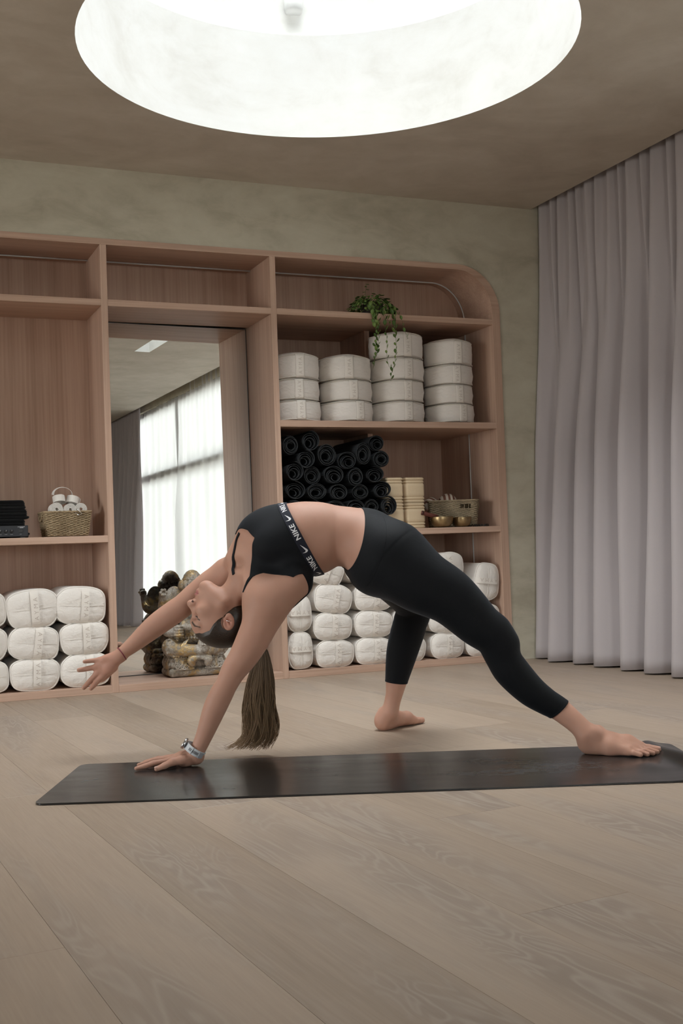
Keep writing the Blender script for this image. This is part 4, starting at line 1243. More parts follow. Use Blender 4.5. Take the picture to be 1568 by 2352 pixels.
# ---------------------------------------------------------------- carved stone figure in front of the mirror
I3 = np.eye(3)
def sph(c, r, k=.004): return ('ell', np.array(c, float), I3, np.array([r, r, r]) if np.isscalar(r) else np.array(r, float), k)
def sg(a, b, r0, r1=None, k=.008): return ('seg', np.array(a, float), np.array(b, float), r0, r0 if r1 is None else r1, k)
def limb(rows, k=.008): return ('limb', rows, k)
def statue_ops():
    o = []
    for y in (-.085, -.04, 0, .05, .09): o.append(sg((-.148, y, .026), (.148, y, .026), .026, k=.02))
    for y in (-.06, 0, .06): o.append(sg((-.128, y, .082), (.128, y, .082), .034, k=.01))
    for y in (-.05, 0, .06): o.append(sg((-.135, y, .122), (.135, y, .122), .020, k=.006))
    per = superellipse(30, .325, .225, 4)
    for i, (x, y) in enumerate(per):
        o.append(sph((x, y, .068), (.0165, .0165, .018), .002)); o.append(sph((x * .97, y * .97, .098), (.0135, .0135, .013), .002))
        if i % 2 == 0: o.append(sph((x * 1.03, y * 1.03, .124), .010, .002))
    o.append(limb([(-.045, -.135, .078, .020), (-.05, -.145, .10, .024), (0, -.15, .112, .014), (.05, -.145, .10, .024), (.045, -.135, .078, .020)], .004))
    for s in (1, -1):
        o.append(limb([(.055 * s, .0, .165, .055), (.14 * s, -.045, .172, .055), (.145 * s, -.075, .170, .050)], .012))
        o.append(limb([(.140 * s, -.08, .165, .042), (.07 * s, -.13, .155, .036), (.0, -.145, .152, .030)], .006))
        o.append(sph((.147 * s, -.075, .178), (.050, .046, .050), .008))
        for q in range(7): o.append(sph((.147 * s + .052 * math.cos(q), -.075 - .03 * abs(math.sin(q)), .178 + .045 * math.sin(q)), .008, .002))
    o.append(sph((.02, -.160, .180), (.037, .028, .048), .004))
    for q in range(3):
        for r_ in range(2): o.append(sph((.004 + q * .0165, -.190, .186 + r_ * .016), .0085, .001))
    o += [sph((0, -.045, .262), (.098, .090, .085), .02), sph((0, .0, .345), (.092, .070, .075), .02), sph((0, .05, .22), (.09, .06, .09), .03)]
    for i in range(34):
        t = i / 34 * 2 * PI
        o.append(sph((.094 * math.cos(t), -.045 + .088 * math.sin(t), .222 + .004 * math.sin(2 * t)), .0075, .001)); o.append(sph((.100 * math.cos(t), -.045 + .094 * math.sin(t), .238), .0055, .001))
    for i in range(17):
        t = PI + i / 16 * PI
        o.append(sph((.075 * math.cos(t), -.03 + .055 * math.sin(t) - .02, .335 + .045 * math.sin(t)), .0075, .001))
    for s in (1, -1):
        o.append(limb([(.085 * s, .0, .385, .034), (.150 * s, -.01, .315, .032), (.165 * s, -.055, .262, .029), (.128 * s, -.115, .262, .026)], .008))
        o.append(sph((.118 * s, -.122, .268), (.028, .022, .036), .006))
        for q in range(4): o.append(limb([(.140 * s, -.128, .244 + q * .0165, .0085), (.118 * s, -.147, .243 + q * .0165, .0088), (.098 * s, -.138, .244 + q * .0165, .0078)], .001))
        for q in range(10): o.append(sph((.155 * s + .032 * math.cos(q * .63), -.015 + .032 * math.sin(q * .63), .318 + .006 * math.cos(q * .63)), .007, .001))
        o.append(limb([(.08 * s, .03, .385, .032), (.165 * s, .035, .385, .027), (.178 * s, .0, .455, .021)], .008))
        o.append(sph((.178 * s, -.012, .478), (.022, .018, .024), .004))
        for q in range(6): o.append(sph((.178 * s + .017 * math.cos(q * 1.05), -.03, .488 + .017 * math.sin(q * 1.05)), .0095, .001))
        o.append(sph((.105 * s, .005, .450), (.056, .016, .072), .006)); o.append(('cutell', np.array([.112 * s, -.014, .448]), I3, np.array([.038, .010, .052]), .004))
        o.append(sph((.032 * s, -.092, .452), .011, .003)); o.append(sg((.03 * s, -.092, .468), (.052 * s, -.082, .470), .006, k=.003))
        o.append(limb([(.038 * s, -.098, .40, .010), (.045 * s, -.125, .385, .007), (.042 * s, -.14, .388, .004)], .004))
    o.append(sph((0, -.03, .445), (.074, .072, .078), .012))
    o.append(limb([(0, -.088, .445, .034), (0, -.122, .395, .030), (-.010, -.140, .335, .026), (-.045, -.146, .292, .021), (-.080, -.140, .292, .017), (-.088, -.132, .312, .015)], .008))
    for q in range(7): o.append(sg((-.022, -.105 - .006 * q, .42 - .016 * q), (.022, -.105 - .006 * q, .42 - .016 * q), .006, k=.003))
    o += [sg((0, -.015, .505), (0, -.010, .550), .064, .056, k=.008), sph((0, -.012, .560), (.050, .050, .054), .006)]
    for z, r_, nn, b in ((.512, .068, 24, .0085), (.536, .062, 22, .007), (.560, .053, 20, .0065), (.582, .043, 16, .006), (.600, .028, 11, .0055)):
        for i in range(nn):
            t = i / nn * 2 * PI; o.append(sph((r_ * math.cos(t), -.012 + r_ * math.sin(t), z), b, .001))
    for s in (1, -1): o.append(sph((.062 * s, -.01, .525), (.022, .03, .030), .006))
    for q in range(5):
        t = PI * 1.5 + (q - 2) * .42; o.append(sph((.070 * math.cos(t), -.012 + .070 * math.sin(t), .535), (.014, .010, .022), .002))
    def ring(cx, cz, y, r, t):                                    # little carved rings on the plinth
        pts = [(cx + r * math.cos(a), y, cz + r * math.sin(a)) for a in np.linspace(0, 2 * PI, 9)]
        for a_, b_ in zip(pts, pts[1:]): o.append(sg(a_, b_, t, k=.0008))
    for s in (1, -1):
        for q in range(4):
            ring((.052 + q * .026) * s, .089, -.121, .0108, .0036); o.append(sph(((.052 + q * .026) * s, -.120, .089), .0052, .0008))
            ring((.052 + q * .026) * s, .062, -.128, .0108, .0036); o.append(sph(((.052 + q * .026) * s, -.127, .062), .0052, .0008))
        o.append(limb([(.036 * s, -.130, .05, .006), (.05 * s, -.130, .046, .005), (.14 * s, -.124, .046, .005)], .001))
        o.append(limb([(.04 * s, -.116, .106, .005), (.14 * s, -.108, .106, .005)], .001))
        for q in range(9): o.append(sph(((.03 + q * .0145) * s, -.110 + .004 * (q > 6), .120), (.0085, .010, .010), .001))
        for q in range(6): o.append(limb([(.165 * s, -.055 + q * .022, .05, .006), (.172 * s, -.055 + q * .022, .08, .007), (.160 * s, -.055 + q * .022, .112, .006)], .001))
    for s in (1, -1):                                             # scrolls and drapery
        for q in range(4): o.append(limb([(.06 * s + .008 * q * s, -.12, .215 - .004 * q, .0045), (.085 * s + .008 * q * s, -.14, .18, .0045), (.075 * s + .010 * q * s, -.15, .14, .004)], .001))
        for q in range(3): o.append(limb([(.09 * s + q * .016 * s, -.118 + .01 * q, .055, .005), (.10 * s + q * .016 * s, -.126 + .01 * q, .075, .006), (.095 * s + q * .016 * s, -.122 + .01 * q, .098, .005)], .001))
    return expand(o)
def stone_mat():
    m = Mat('gilded_carved_stone', .62, spec=.35)
    a = m.noise(m.co(), 9., 4, .6, .4); b = m.noise(m.co(), 55., 4, .65); g = m.noise(m.mapping((1, 1, 1), loc=(3, 1, 2)), 7.5, 4, .65, .6)
    base = m.ramp(m.math('ADD', m.math('MULTIPLY', a, .5), m.math('MULTIPLY', b, .5)), [(.32, (.10, .082, .06)), (.46, (.29, .255, .21)), (.62, (.55, .52, .475))])
    gold = m.math('MULTIPLY', m.math('SUBTRACT', g, .50), 9., clamp=True)
    flake = m.math('MULTIPLY', gold, m.math('MULTIPLY', m.math('SUBTRACT', b, .40), 8., clamp=True))
    m.color(m.mix(m.math('MULTIPLY', flake, .8), base, (.46, .30, .10)))
    m.l.new(m.math('MULTIPLY', flake, .55), m.b.inputs['Metallic'])
    m.rough(m.math('MULTIPLY_ADD', flake, -.25, .68))
    vo = m.node('ShaderNodeTexVoronoi', feature='DISTANCE_TO_EDGE'); m.l.new(m.mapping((1, 1, .8)), vo.inputs['Vector']); vo.inputs['Scale'].default_value = 95.
    cut = m.math('MULTIPLY', m.math('SUBTRACT', .10, vo.outputs[0]), 10., clamp=True)           # network of thin dark lines, also in the bump, for a carved look
    cut = m.math('MULTIPLY', cut, m.math('MULTIPLY', m.math('SUBTRACT', a, .44), 8., clamp=True))
    old = m.b.inputs['Base Color'].links[0].from_socket
    m.color(m.mix(m.math('MULTIPLY', cut, .40), old, (.12, .10, .075)))
    m.bump(m.math('SUBTRACT', m.math('MULTIPLY', b, .5), m.math('MULTIPLY', cut, .6)), .5, .004); return m.m
def np_mesh(name, v, f, mat, parent=None, smooth=True):
    """fast mesh from arrays of equal-sided faces"""
    me = bpy.data.meshes.new(name); k = f.shape[1]
    me.vertices.add(len(v)); me.vertices.foreach_set('co', np.ascontiguousarray(v, np.float32).ravel())
    me.loops.add(f.size); me.loops.foreach_set('vertex_index', np.ascontiguousarray(f, np.int32).ravel())
    me.polygons.add(len(f)); me.polygons.foreach_set('loop_start', np.arange(0, f.size, k, dtype=np.int32))
    me.update(calc_edges=True)
    return link_mesh(name, me, mat, parent, smooth)
sv, sq = surface_nets(statue_ops(), (-.24, -.23, -.012), (.24, .16, .65), .0030)
sv[:, 2] = np.maximum(sv[:, 2], 0)
st = np_mesh('statue', sv, sq, stone_mat()); st.location = (1.826, .222, F0 + .0015); st.scale = (1, .92, 1)
tag(st, 'weathered stone statue of a seated elephant headed figure with worn gilding, before the mirror', 'statue')
# ---------------------------------------------------------------- the woman: skeleton with radii, in metres
BODY = [
  ('trunk',[(1.3347,-2.3298,.7136,.0978,-.9057,-.4125,-.7882,.0236,-.6149,.105,.058),(1.3796,-2.35,.747,.0978,-.9057,-.4125,-.8377,.0405,-.5446,.142,.092),(1.4369,-2.3857,.7638,.0978,-.9057,-.4125,-.9363,.0791,-.3422,.148,.122),(1.5028,-2.4253,.7865,.0482,-.9312,-.3613,-.951,.1411,-.275,.138,.138),(1.566,-2.4523,.792,-.0532,-.9547,-.2927,-.9774,.1988,-.072,.126,.132),(1.6203,-2.4755,.7963,-.1973,-.9623,-.1874,-.9547,.2958,.0322,.115,.112),(1.6787,-2.5,.7861,-.2761,-.9484,-.156,-.9297,.3347,.1537,.13,.112),(1.7338,-2.5224,.7585,-.2952,-.9427,-.1557,-.89,.3117,.3327,.148,.128),(1.7829,-2.5419,.7216,-.2955,-.9456,-.1358,-.827,.2787,.4882,.155,.12)],0),
  ('ell',[1.4104,-2.4667,.7933],[[.1288,-.9077,-.3993],[-.9162,.0452,-.3982],[.3795,.4171,-.8259]],[.06,.085,.044],.07),
  ('ell',[1.3975,-2.3471,.8478],[[.1288,-.9077,-.3993],[-.9162,.0452,-.3982],[.3795,.4171,-.8259]],[.06,.085,.044],.07),
  ('seg',[1.5262,-2.4634,.8402],[1.575,-2.5308,.7904],.028,.028,.05),
  ('seg',[1.5203,-2.4091,.8649],[1.5583,-2.3768,.8605],.028,.028,.05),
  ('ell',[1.7243,-2.58,.6543],[[1,0,0],[0,1,0],[0,0,1]],[.08,.08,.068],.05),
  ('ell',[1.766,-2.4247,.6809],[[1,0,0],[0,1,0],[0,0,1]],[.075,.075,.06],.05),
  ('limb',[(1.4426,-2.5034,.6391,.0668),(1.3558,-2.4859,.5701,.0696)],.05),
  ('limb',[(1.3749,-2.2932,.7365,.0615),(1.3054,-2.1857,.679,.051)],.05),
  ('limb',[(1.3658,-2.3636,.6805,.0764),(1.3485,-2.4616,.5853,.0683)],.05),
  ('limb',[(1.3252,-2.347,.7011,.0191),(1.3104,-2.2543,.7147,.0146)],.02),
  ('limb',[(1.3199,-2.377,.6903,.019),(1.2924,-2.4397,.6403,.014)],.02),
  ('cutell',[1.2777,-2.3703,.6998],[[1,0,0],[0,1,0],[0,0,1]],[.02,.03,.02],.03),
  ('limb',[(1.7702,-2.6447,.7056,.1336),(1.8377,-2.7142,.629,.1123),(1.9247,-2.7706,.5662,.0949),(2.008,-2.8136,.4717,.0779),(2.0589,-2.8333,.4163,.0641),(2.0857,-2.8425,.3527,.058),(2.1156,-2.8533,.2997,.0595),(2.1718,-2.8749,.2319,.0527),(2.2216,-2.8946,.1903,.045),(2.266,-2.9123,.1595,.0405),(2.3053,-2.9599,.1103,.0356),(2.3235,-2.9881,.0746,.0362)],.06),
  ('limb',[(2.0598,-2.8453,.4382,.0548),(2.087,-2.8555,.3976,.0503)],.03),
  ('limb',[(1.8196,-2.4156,.7034,.1115),(1.9375,-2.3001,.6318,.0967),(2.0496,-2.1926,.5474,.077),(2.0858,-2.1627,.4955,.0706),(2.0761,-2.1458,.4389,.0663),(2.0647,-2.1282,.3822,.0656),(2.0506,-2.1089,.3128,.0604),(2.0339,-2.0873,.2077,.0445),(2.0247,-2.0816,.1547,.0356),(2.0157,-2.0764,.1159,.0329),(2.0023,-2.0801,.0714,.0338)],.05),
  ('limb',[(1.3448,-2.4702,.564,.0666),(1.3167,-2.4773,.4856,.0632),(1.2645,-2.4737,.3936,.0529),(1.2221,-2.4646,.3348,.0444),(1.1956,-2.4627,.2894,.0389),(1.1751,-2.4526,.2505,.0412),(1.1516,-2.4408,.198,.0397),(1.1218,-2.4254,.1183,.0305),(1.0967,-2.4128,.0597,.026)],.05),
  ('limb',[(1.2898,-2.1677,.6631,.0511),(1.2468,-2.1486,.6384,.0511),(1.1882,-2.1222,.5929,.047),(1.1465,-2.1032,.5566,.0445),(1.108,-2.0859,.5284,.0453),(1.0463,-2.0582,.483,.0428),(.9714,-2.0351,.4207,.0312),(.9277,-2.0263,.387,.0238)],.04),
  ('limb',[(1.2607,-2.3146,.5541,.0509),(1.2882,-2.3282,.6103,.0525),(1.3467,-2.3439,.6621,.0638)],.035),
  ('ell',[1.227,-2.2969,.481],[[-.8914,.4037,.2058],[-.1766,.1086,-.9783],[-.4173,-.9084,-.0255]],[.1002,.0731,.0716],0),
  ('ell',[1.2051,-2.2887,.5477],[[-.8914,.4037,.2058],[-.1766,.1086,-.9783],[-.4173,-.9084,-.0255]],[.0636,.0763,.0604],.0318),
  ('ell',[1.1669,-2.2698,.4998],[[-.8914,.4037,.2058],[-.1766,.1086,-.9783],[-.4173,-.9084,-.0255]],[.0318,.0302,.0429],.0254),
  ('seg',[1.2229,-2.3553,.5696],[1.1863,-2.2979,.6232],.0207,.0191,.0254),
  ('seg',[1.2666,-2.2599,.5722],[1.1982,-2.2719,.6239],.0207,.0191,.0254),
  ('ell',[1.1815,-2.2802,.6293],[[-.8914,.4037,.2058],[-.1766,.1086,-.9783],[-.4173,-.9084,-.0255]],[.0215,.0191,.0207],.0159),
  ('ell',[1.1753,-2.2764,.595],[[-.8914,.4037,.2058],[-.1766,.1086,-.9783],[-.4173,-.9084,-.0255]],[.0238,.0238,.0302],.0159),
  ('ell',[1.1602,-2.3222,.5423],[[-.8914,.4037,.2058],[-.1766,.1086,-.9783],[-.4173,-.9084,-.0255]],[.0238,.0191,.0159],.0223),
  ('seg',[1.139,-2.2658,.502],[1.1447,-2.3136,.4892],.0095,.0095,.0127),
  ('cutell',[1.1292,-2.2899,.5222],[[-.8914,.4037,.2058],[-.1766,.1086,-.9783],[-.4173,-.9084,-.0255]],[.027,.0135,.0223],.0143),
  ('ell',[1.1589,-2.3007,.514],[[-.8914,.4037,.2058],[-.1766,.1086,-.9783],[-.4173,-.9084,-.0255]],[.0167,.0151,.0175],.008),
  ('cutell',[1.1405,-2.2941,.5178],[[-.8914,.4037,.2058],[-.1766,.1086,-.9783],[-.4173,-.9084,-.0255]],[.0095,.0033,.0143],.0016),
  ('ell',[1.2013,-2.2326,.5448],[[-.8914,.4037,.2058],[-.1766,.1086,-.9783],[-.4173,-.9084,-.0255]],[.0238,.0191,.0159],.0223),
  ('seg',[1.1456,-2.2514,.5024],[1.1858,-2.224,.4917],.0095,.0095,.0127),
  ('cutell',[1.157,-2.2292,.5239],[[-.8914,.4037,.2058],[-.1766,.1086,-.9783],[-.4173,-.9084,-.0255]],[.027,.0135,.0223],.0143),
  ('ell',[1.1848,-2.2444,.5156],[[-.8914,.4037,.2058],[-.1766,.1086,-.9783],[-.4173,-.9084,-.0255]],[.0167,.0151,.0175],.008),
  ('cutell',[1.1677,-2.2349,.5194],[[-.8914,.4037,.2058],[-.1766,.1086,-.9783],[-.4173,-.9084,-.0255]],[.0095,.0033,.0143],.0016),
  ('seg',[1.1513,-2.2635,.5277],[1.1371,-2.2579,.5634],.0111,.0143,.0143),
  ('ell',[1.133,-2.2562,.5692],[[-.8914,.4037,.2058],[-.1766,.1086,-.9783],[-.4173,-.9084,-.0255]],[.0143,.0127,.0143],.008),
  ('seg',[1.1461,-2.2626,.5807],[1.1563,-2.2674,.5881],.0064,.0064,.0095),
  ('ell',[1.1398,-2.2761,.5722],[[-.8914,.4037,.2058],[-.1766,.1086,-.9783],[-.4173,-.9084,-.0255]],[.0135,.0119,.0111],.0064),
  ('ell',[1.1524,-2.2486,.573],[[-.8914,.4037,.2058],[-.1766,.1086,-.9783],[-.4173,-.9084,-.0255]],[.0135,.0119,.0111],.0064),
  ('cutell',[1.136,-2.2736,.5781],[[-.8914,.4037,.2058],[-.1766,.1086,-.9783],[-.4173,-.9084,-.0255]],[.0073,.0046,.0073],.0016),
  ('cutell',[1.148,-2.2476,.5788],[[-.8914,.4037,.2058],[-.1766,.1086,-.9783],[-.4173,-.9084,-.0255]],[.0073,.0046,.0073],.0016),
  ('seg',[1.1543,-2.2669,.6015],[1.1568,-2.2924,.5966],.008,.0045,.0064),
  ('seg',[1.1543,-2.2669,.6015],[1.1754,-2.252,.5977],.008,.0045,.0064),
  ('seg',[1.16,-2.2698,.6124],[1.1604,-2.2926,.6049],.0086,.0048,.0064),
  ('seg',[1.16,-2.2698,.6124],[1.1777,-2.255,.6059],.0086,.0048,.0064),
  ('cutseg',[1.1481,-2.2642,.6081],[1.1537,-2.2937,.6012],.0016,.0016,.0019),
  ('cutseg',[1.1481,-2.2642,.6081],[1.1743,-2.249,.6025],.0016,.0016,.0019),
  ('ell',[1.236,-2.3803,.4978],[[-.8914,.4037,.2058],[-.1766,.1086,-.9783],[-.4173,-.9084,-.0255]],[.0207,.0294,.006],.0048),
  ('ell',[1.2357,-2.3808,.5205],[[-.8914,.4037,.2058],[-.1766,.1086,-.9783],[-.4173,-.9084,-.0255]],[.0119,.0127,.0054],.0048),
  ('cutell',[1.2305,-2.3848,.4983],[[-.8914,.4037,.2058],[-.1766,.1086,-.9783],[-.4173,-.9084,-.0255]],[.0119,.0199,.0057],.0025),
  ('seg',[1.2261,-2.3804,.5093],[1.2361,-2.3827,.4877],.0032,.0032,.0019),
  ('ell',[1.2214,-2.3757,.5107],[[-.8914,.4037,.2058],[-.1766,.1086,-.9783],[-.4173,-.9084,-.0255]],[.0051,.0072,.0051],.0032),
  ('ell',[1.2957,-2.2503,.5014],[[-.8914,.4037,.2058],[-.1766,.1086,-.9783],[-.4173,-.9084,-.0255]],[.0207,.0294,.006],.0048),
  ('ell',[1.2954,-2.2508,.5242],[[-.8914,.4037,.2058],[-.1766,.1086,-.9783],[-.4173,-.9084,-.0255]],[.0119,.0127,.0054],.0048),
  ('cutell',[1.2955,-2.2432,.5023],[[-.8914,.4037,.2058],[-.1766,.1086,-.9783],[-.4173,-.9084,-.0255]],[.0119,.0199,.0057],.0025),
  ('seg',[1.2891,-2.2432,.5132],[1.2978,-2.2484,.4915],.0032,.0032,.0019),
  ('ell',[1.2825,-2.2428,.5144],[[-.8914,.4037,.2058],[-.1766,.1086,-.9783],[-.4173,-.9084,-.0255]],[.0051,.0072,.0051],.0032),
  ('group',[('group',[('limb',[(.9184,-2.022,.3775,.0213),(.8816,-2.0061,.3677,.018),(.8441,-1.9899,.3615,.0107)],.012),('limb',[(.9184,-2.022,.3775,.0213),(.877,-2.0037,.3572,.018),(.8338,-1.9848,.3381,.0123)],.012),('limb',[(.9184,-2.022,.3775,.0213),(.8778,-2.0037,.3461,.018),(.8355,-1.9846,.3135,.0123)],.012),('limb',[(.9184,-2.022,.3775,.0213),(.8865,-2.0072,.3414,.018),(.855,-1.9925,.3029,.0123)],.012),('ell',[.8831,-2.0121,.3351],[[1,0,0],[0,1,0],[0,0,1]],[.026,.018,.022],.012),('ell',[.872,-2.0063,.3649],[[1,0,0],[0,1,0],[0,0,1]],[.024,.014,.014],.012)],0),('group',[('group',[('limb',[(.8441,-1.99,.3623,.0095),(.8176,-1.983,.3612,.0085),(.8048,-1.9819,.3604,.0082),(.7908,-1.9825,.3598,.0072)],0)],.0015),('group',[('limb',[(.8337,-1.9847,.3365,.0108),(.8034,-1.976,.3323,.0098),(.7879,-1.9715,.3298,.0092),(.771,-1.9708,.3285,.0082)],0)],.0015),('group',[('limb',[(.8355,-1.9846,.3118,.0112),(.8127,-1.9762,.2875,.0102),(.8008,-1.9729,.2742,.0095),(.7873,-1.9733,.2615,.0082)],0)],.0015),('group',[('limb',[(.8549,-1.9925,.3013,.0115),(.831,-1.9859,.2788,.0105),(.821,-1.9856,.2673,.0098),(.8114,-1.9877,.2585,.0083)],0)],.0015),('group',[('limb',[(.892,-2.0005,.3319,.0181),(.8767,-1.9747,.3063,.014),(.8642,-1.9525,.2888,.0116),(.8548,-1.9319,.2794,.0091)],0)],.0015)],.007)],.008),
  ('group',[('group',[('seg',[1.0934,-2.3998,.0384],[1.0461,-2.3825,.033],.0235,.018,.014),('seg',[1.0461,-2.3825,.033],[1.0073,-2.3683,.027],.018,.0125,.008),('seg',[1.0934,-2.3998,.0384],[1.0464,-2.3647,.033],.0235,.018,.014),('seg',[1.0464,-2.3647,.033],[1.0079,-2.336,.03],.018,.0125,.008),('seg',[1.0934,-2.3998,.0384],[1.0553,-2.3535,.033],.0235,.018,.014),('seg',[1.0553,-2.3535,.033],[1.0241,-2.3156,.026],.018,.0125,.008),('seg',[1.0934,-2.3998,.0384],[1.0669,-2.3451,.033],.0235,.018,.014),('seg',[1.0669,-2.3451,.033],[1.0453,-2.3004,.021],.018,.0125,.008),('ell',[1.0551,-2.3937,.023],[[1,0,0],[0,1,0],[0,0,1]],[.024,.022,.0175],.014),('ell',[1.0573,-2.362,.023],[[1,0,0],[0,1,0],[0,0,1]],[.024,.022,.0175],.014),('ell',[1.0639,-2.3375,.023],[[1,0,0],[0,1,0],[0,0,1]],[.024,.022,.0175],.014)],0),('group',[('group',[('seg',[1.0073,-2.3683,.027],[.9492,-2.3718,.0252],.011,.0098,0),('seg',[.9492,-2.3718,.0252],[.9178,-2.3737,.0186],.0098,.009,.003),('seg',[.9178,-2.3737,.0186],[.8863,-2.3756,.014],.009,.0071,.003)],.0015),('group',[('seg',[1.0079,-2.336,.03],[.9606,-2.3261,.0268],.0112,.01,0),('seg',[.9606,-2.3261,.0268],[.935,-2.3207,.0192],.01,.0092,.003),('seg',[.935,-2.3207,.0192],[.9094,-2.3153,.014],.0092,.0072,.003)],.0015),('group',[('seg',[1.0241,-2.3156,.026],[.9847,-2.2932,.0246],.011,.0098,0),('seg',[.9847,-2.2932,.0246],[.9634,-2.2811,.0184],.0098,.009,.003),('seg',[.9634,-2.2811,.0184],[.9421,-2.2689,.014],.009,.0071,.003)],.0015),('group',[('seg',[1.0453,-2.3004,.021],[1.0184,-2.2734,.0214],.0095,.0085,0),('seg',[1.0184,-2.2734,.0214],[1.0038,-2.2588,.0166],.0085,.0078,.003),('seg',[1.0038,-2.2588,.0166],[.9892,-2.2442,.013],.0078,.0061,.003)],.0015),('group',[('seg',[1.0723,-2.4016,.036],[1.0347,-2.4126,.033],.018,.016,0),('seg',[1.0347,-2.4126,.033],[1.0056,-2.4112,.03],.016,.0135,.006),('seg',[1.0056,-2.4112,.03],[.9778,-2.4099,.0195],.0135,.0108,.006),('seg',[.9778,-2.4099,.0195],[.9451,-2.4299,.015],.0108,.0085,.006)],.004)],.008)],.012),
  ('seg',[2.3429,-2.9671,.041],[2.3613,-2.9847,.0442],.035,.036,.03),
  ('seg',[2.3575,-2.981,.0675],[2.4084,-3.0152,.0473],.035,.0286,.03),
  ('seg',[2.4084,-3.0152,.0473],[2.4525,-3.0427,.042],.0286,.026,.02),
  ('seg',[2.4525,-3.0427,.042],[2.4831,-3.069,.0293],.026,.0207,.02),
  ('seg',[2.3478,-2.9835,.0442],[2.3849,-3.0366,.0336],.0318,.026,.03),
  ('seg',[2.3849,-3.0366,.0336],[2.422,-3.0868,.0251],.026,.0175,.02),
  ('seg',[2.4302,-3.0507,.0336],[2.4549,-3.0861,.0251],.0212,.0175,.02),
  ('ell',[2.3446,-3.0113,.0802],[[1,0,0],[0,1,0],[0,0,1]],[.0127,.0127,.0159],.025),
  ('ell',[2.388,-2.9721,.0823],[[1,0,0],[0,1,0],[0,0,1]],[.0127,.0127,.0148],.025),
  ('group',[('group',[('seg',[2.4837,-3.0638,.0251],[2.5096,-3.0827,.0235],.0146,.0143,0),('seg',[2.5096,-3.0827,.0235],[2.5295,-3.1048,.0198],.0143,.0132,.003)],.0012),('group',[('seg',[2.4676,-3.0806,.024],[2.4935,-3.1041,.024],.0099,.0098,0),('seg',[2.4935,-3.1041,.024],[2.5127,-3.1239,.0161],.0098,.009,.003)],.0012),('group',[('seg',[2.452,-3.0892,.023],[2.4727,-3.1105,.023],.0095,.0093,0),('seg',[2.4727,-3.1105,.023],[2.4904,-3.1304,.0155],.0093,.0086,.003)],.0012),('group',[('seg',[2.4333,-3.0933,.0219],[2.451,-3.1147,.0219],.0092,.009,0),('seg',[2.451,-3.1147,.0219],[2.4657,-3.1331,.0153],.009,.0083,.003)],.0012),('group',[('seg',[2.4146,-3.0915,.0208],[2.4277,-3.1115,.0208],.0092,.009,0),('seg',[2.4277,-3.1115,.0208],[2.4401,-3.1292,.0153],.009,.0083,.003)],.0012)],.008),
  ('seg',[1.9833,-2.0538,.0337],[2.0053,-2.043,.0367],.0337,.0347,.03),
  ('seg',[2.0007,-2.0453,.0592],[2.0575,-2.0289,.0398],.0337,.0275,.03),
  ('seg',[2.0575,-2.0289,.0398],[2.1059,-2.0166,.0347],.0275,.025,.02),
  ('seg',[2.1059,-2.0166,.0347],[2.1416,-2.0014,.0224],.025,.0199,.02),
  ('seg',[1.9926,-2.0402,.0367],[2.0422,-2.0023,.0265],.0306,.025,.03),
  ('seg',[2.0422,-2.0023,.0265],[2.0909,-1.9672,.0184],.025,.0168,.02),
  ('seg',[2.0878,-2.0027,.0265],[2.1209,-1.9775,.0184],.0204,.0168,.02),
  ('ell',[1.9978,-2.0138,.0714],[[1,0,0],[0,1,0],[0,0,1]],[.0122,.0122,.0153],.025),
  ('ell',[2.0261,-2.0624,.0734],[[1,0,0],[0,1,0],[0,0,1]],[.0122,.0122,.0143],.025),
  ('group',[('group',[('seg',[2.1407,-2.0064,.0184],[2.17,-1.9966,.0168],.014,.0138,0),('seg',[2.17,-1.9966,.0168],[2.1947,-1.9822,.0133],.0138,.0127,.003)],.0012),('group',[('seg',[2.1308,-1.9862,.0173],[2.1615,-1.9724,.0173],.0096,.0094,0),('seg',[2.1615,-1.9724,.0173],[2.1849,-1.9598,.0097],.0094,.0086,.003)],.0012),('group',[('seg',[2.1191,-1.9738,.0163],[2.1443,-1.9603,.0163],.0092,.009,0),('seg',[2.1443,-1.9603,.0163],[2.1663,-1.9473,.0092],.009,.0083,.003)],.0012),('group',[('seg',[2.1032,-1.9645,.0153],[2.1257,-1.9501,.0153],.0088,.0087,0),('seg',[2.1257,-1.9501,.0153],[2.1445,-1.9375,.009],.0087,.008,.003)],.0012),('group',[('seg',[2.0854,-1.9607,.0143],[2.1034,-1.9463,.0143],.0088,.0087,0),('seg',[2.1034,-1.9463,.0143],[2.1199,-1.9337,.009],.0087,.008,.003)],.0012)],.008),
]
HEAD_O = [1.2568,-2.3113,.5066]
HEAD_F = [-.8914,.4037,.2058]
HEAD_U = [-.1766,.1086,-.9783]
HEAD_R = [-.4173,-.9084,-.0255]
PONY = [
  (1.311,-2.3318,.4345,.0111),
  (1.3372,-2.3426,.4255,.0143),
  (1.3616,-2.3521,.3991,.0191),
  (1.3681,-2.3535,.3591,.027),
  (1.3625,-2.3491,.3021,.043),
  (1.3569,-2.339,.2349,.0558),
  (1.3584,-2.3314,.1546,.0622),
  (1.3583,-2.3232,.0742,.0655),
  (1.3471,-2.3113,.0227,.0655),
]
WAIST = [
  [1.6804,-2.5011,.7988],
  [-.939,.139,.3146],
]
CUFF_R = [
  [2.266,-2.9123,.1595],
  [.6124,-.2339,-.7551],
]
CUFF_L = [
  [2.0288,-2.0847,.1955],
  [-.1128,.0819,-.9902],
]
BAND = [
  [1.5219,-2.4335,.789],
  [.8196,-.363,.4432],
]
BAND_C = [1.4996,-2.4236,.7739]
CHEST = [
  [1.4264,-2.3925,.7736],
  [.0978,-.9057,-.4125],
  [-.9393,.0529,-.3389],
  [-.3287,-.4206,.8456],
]
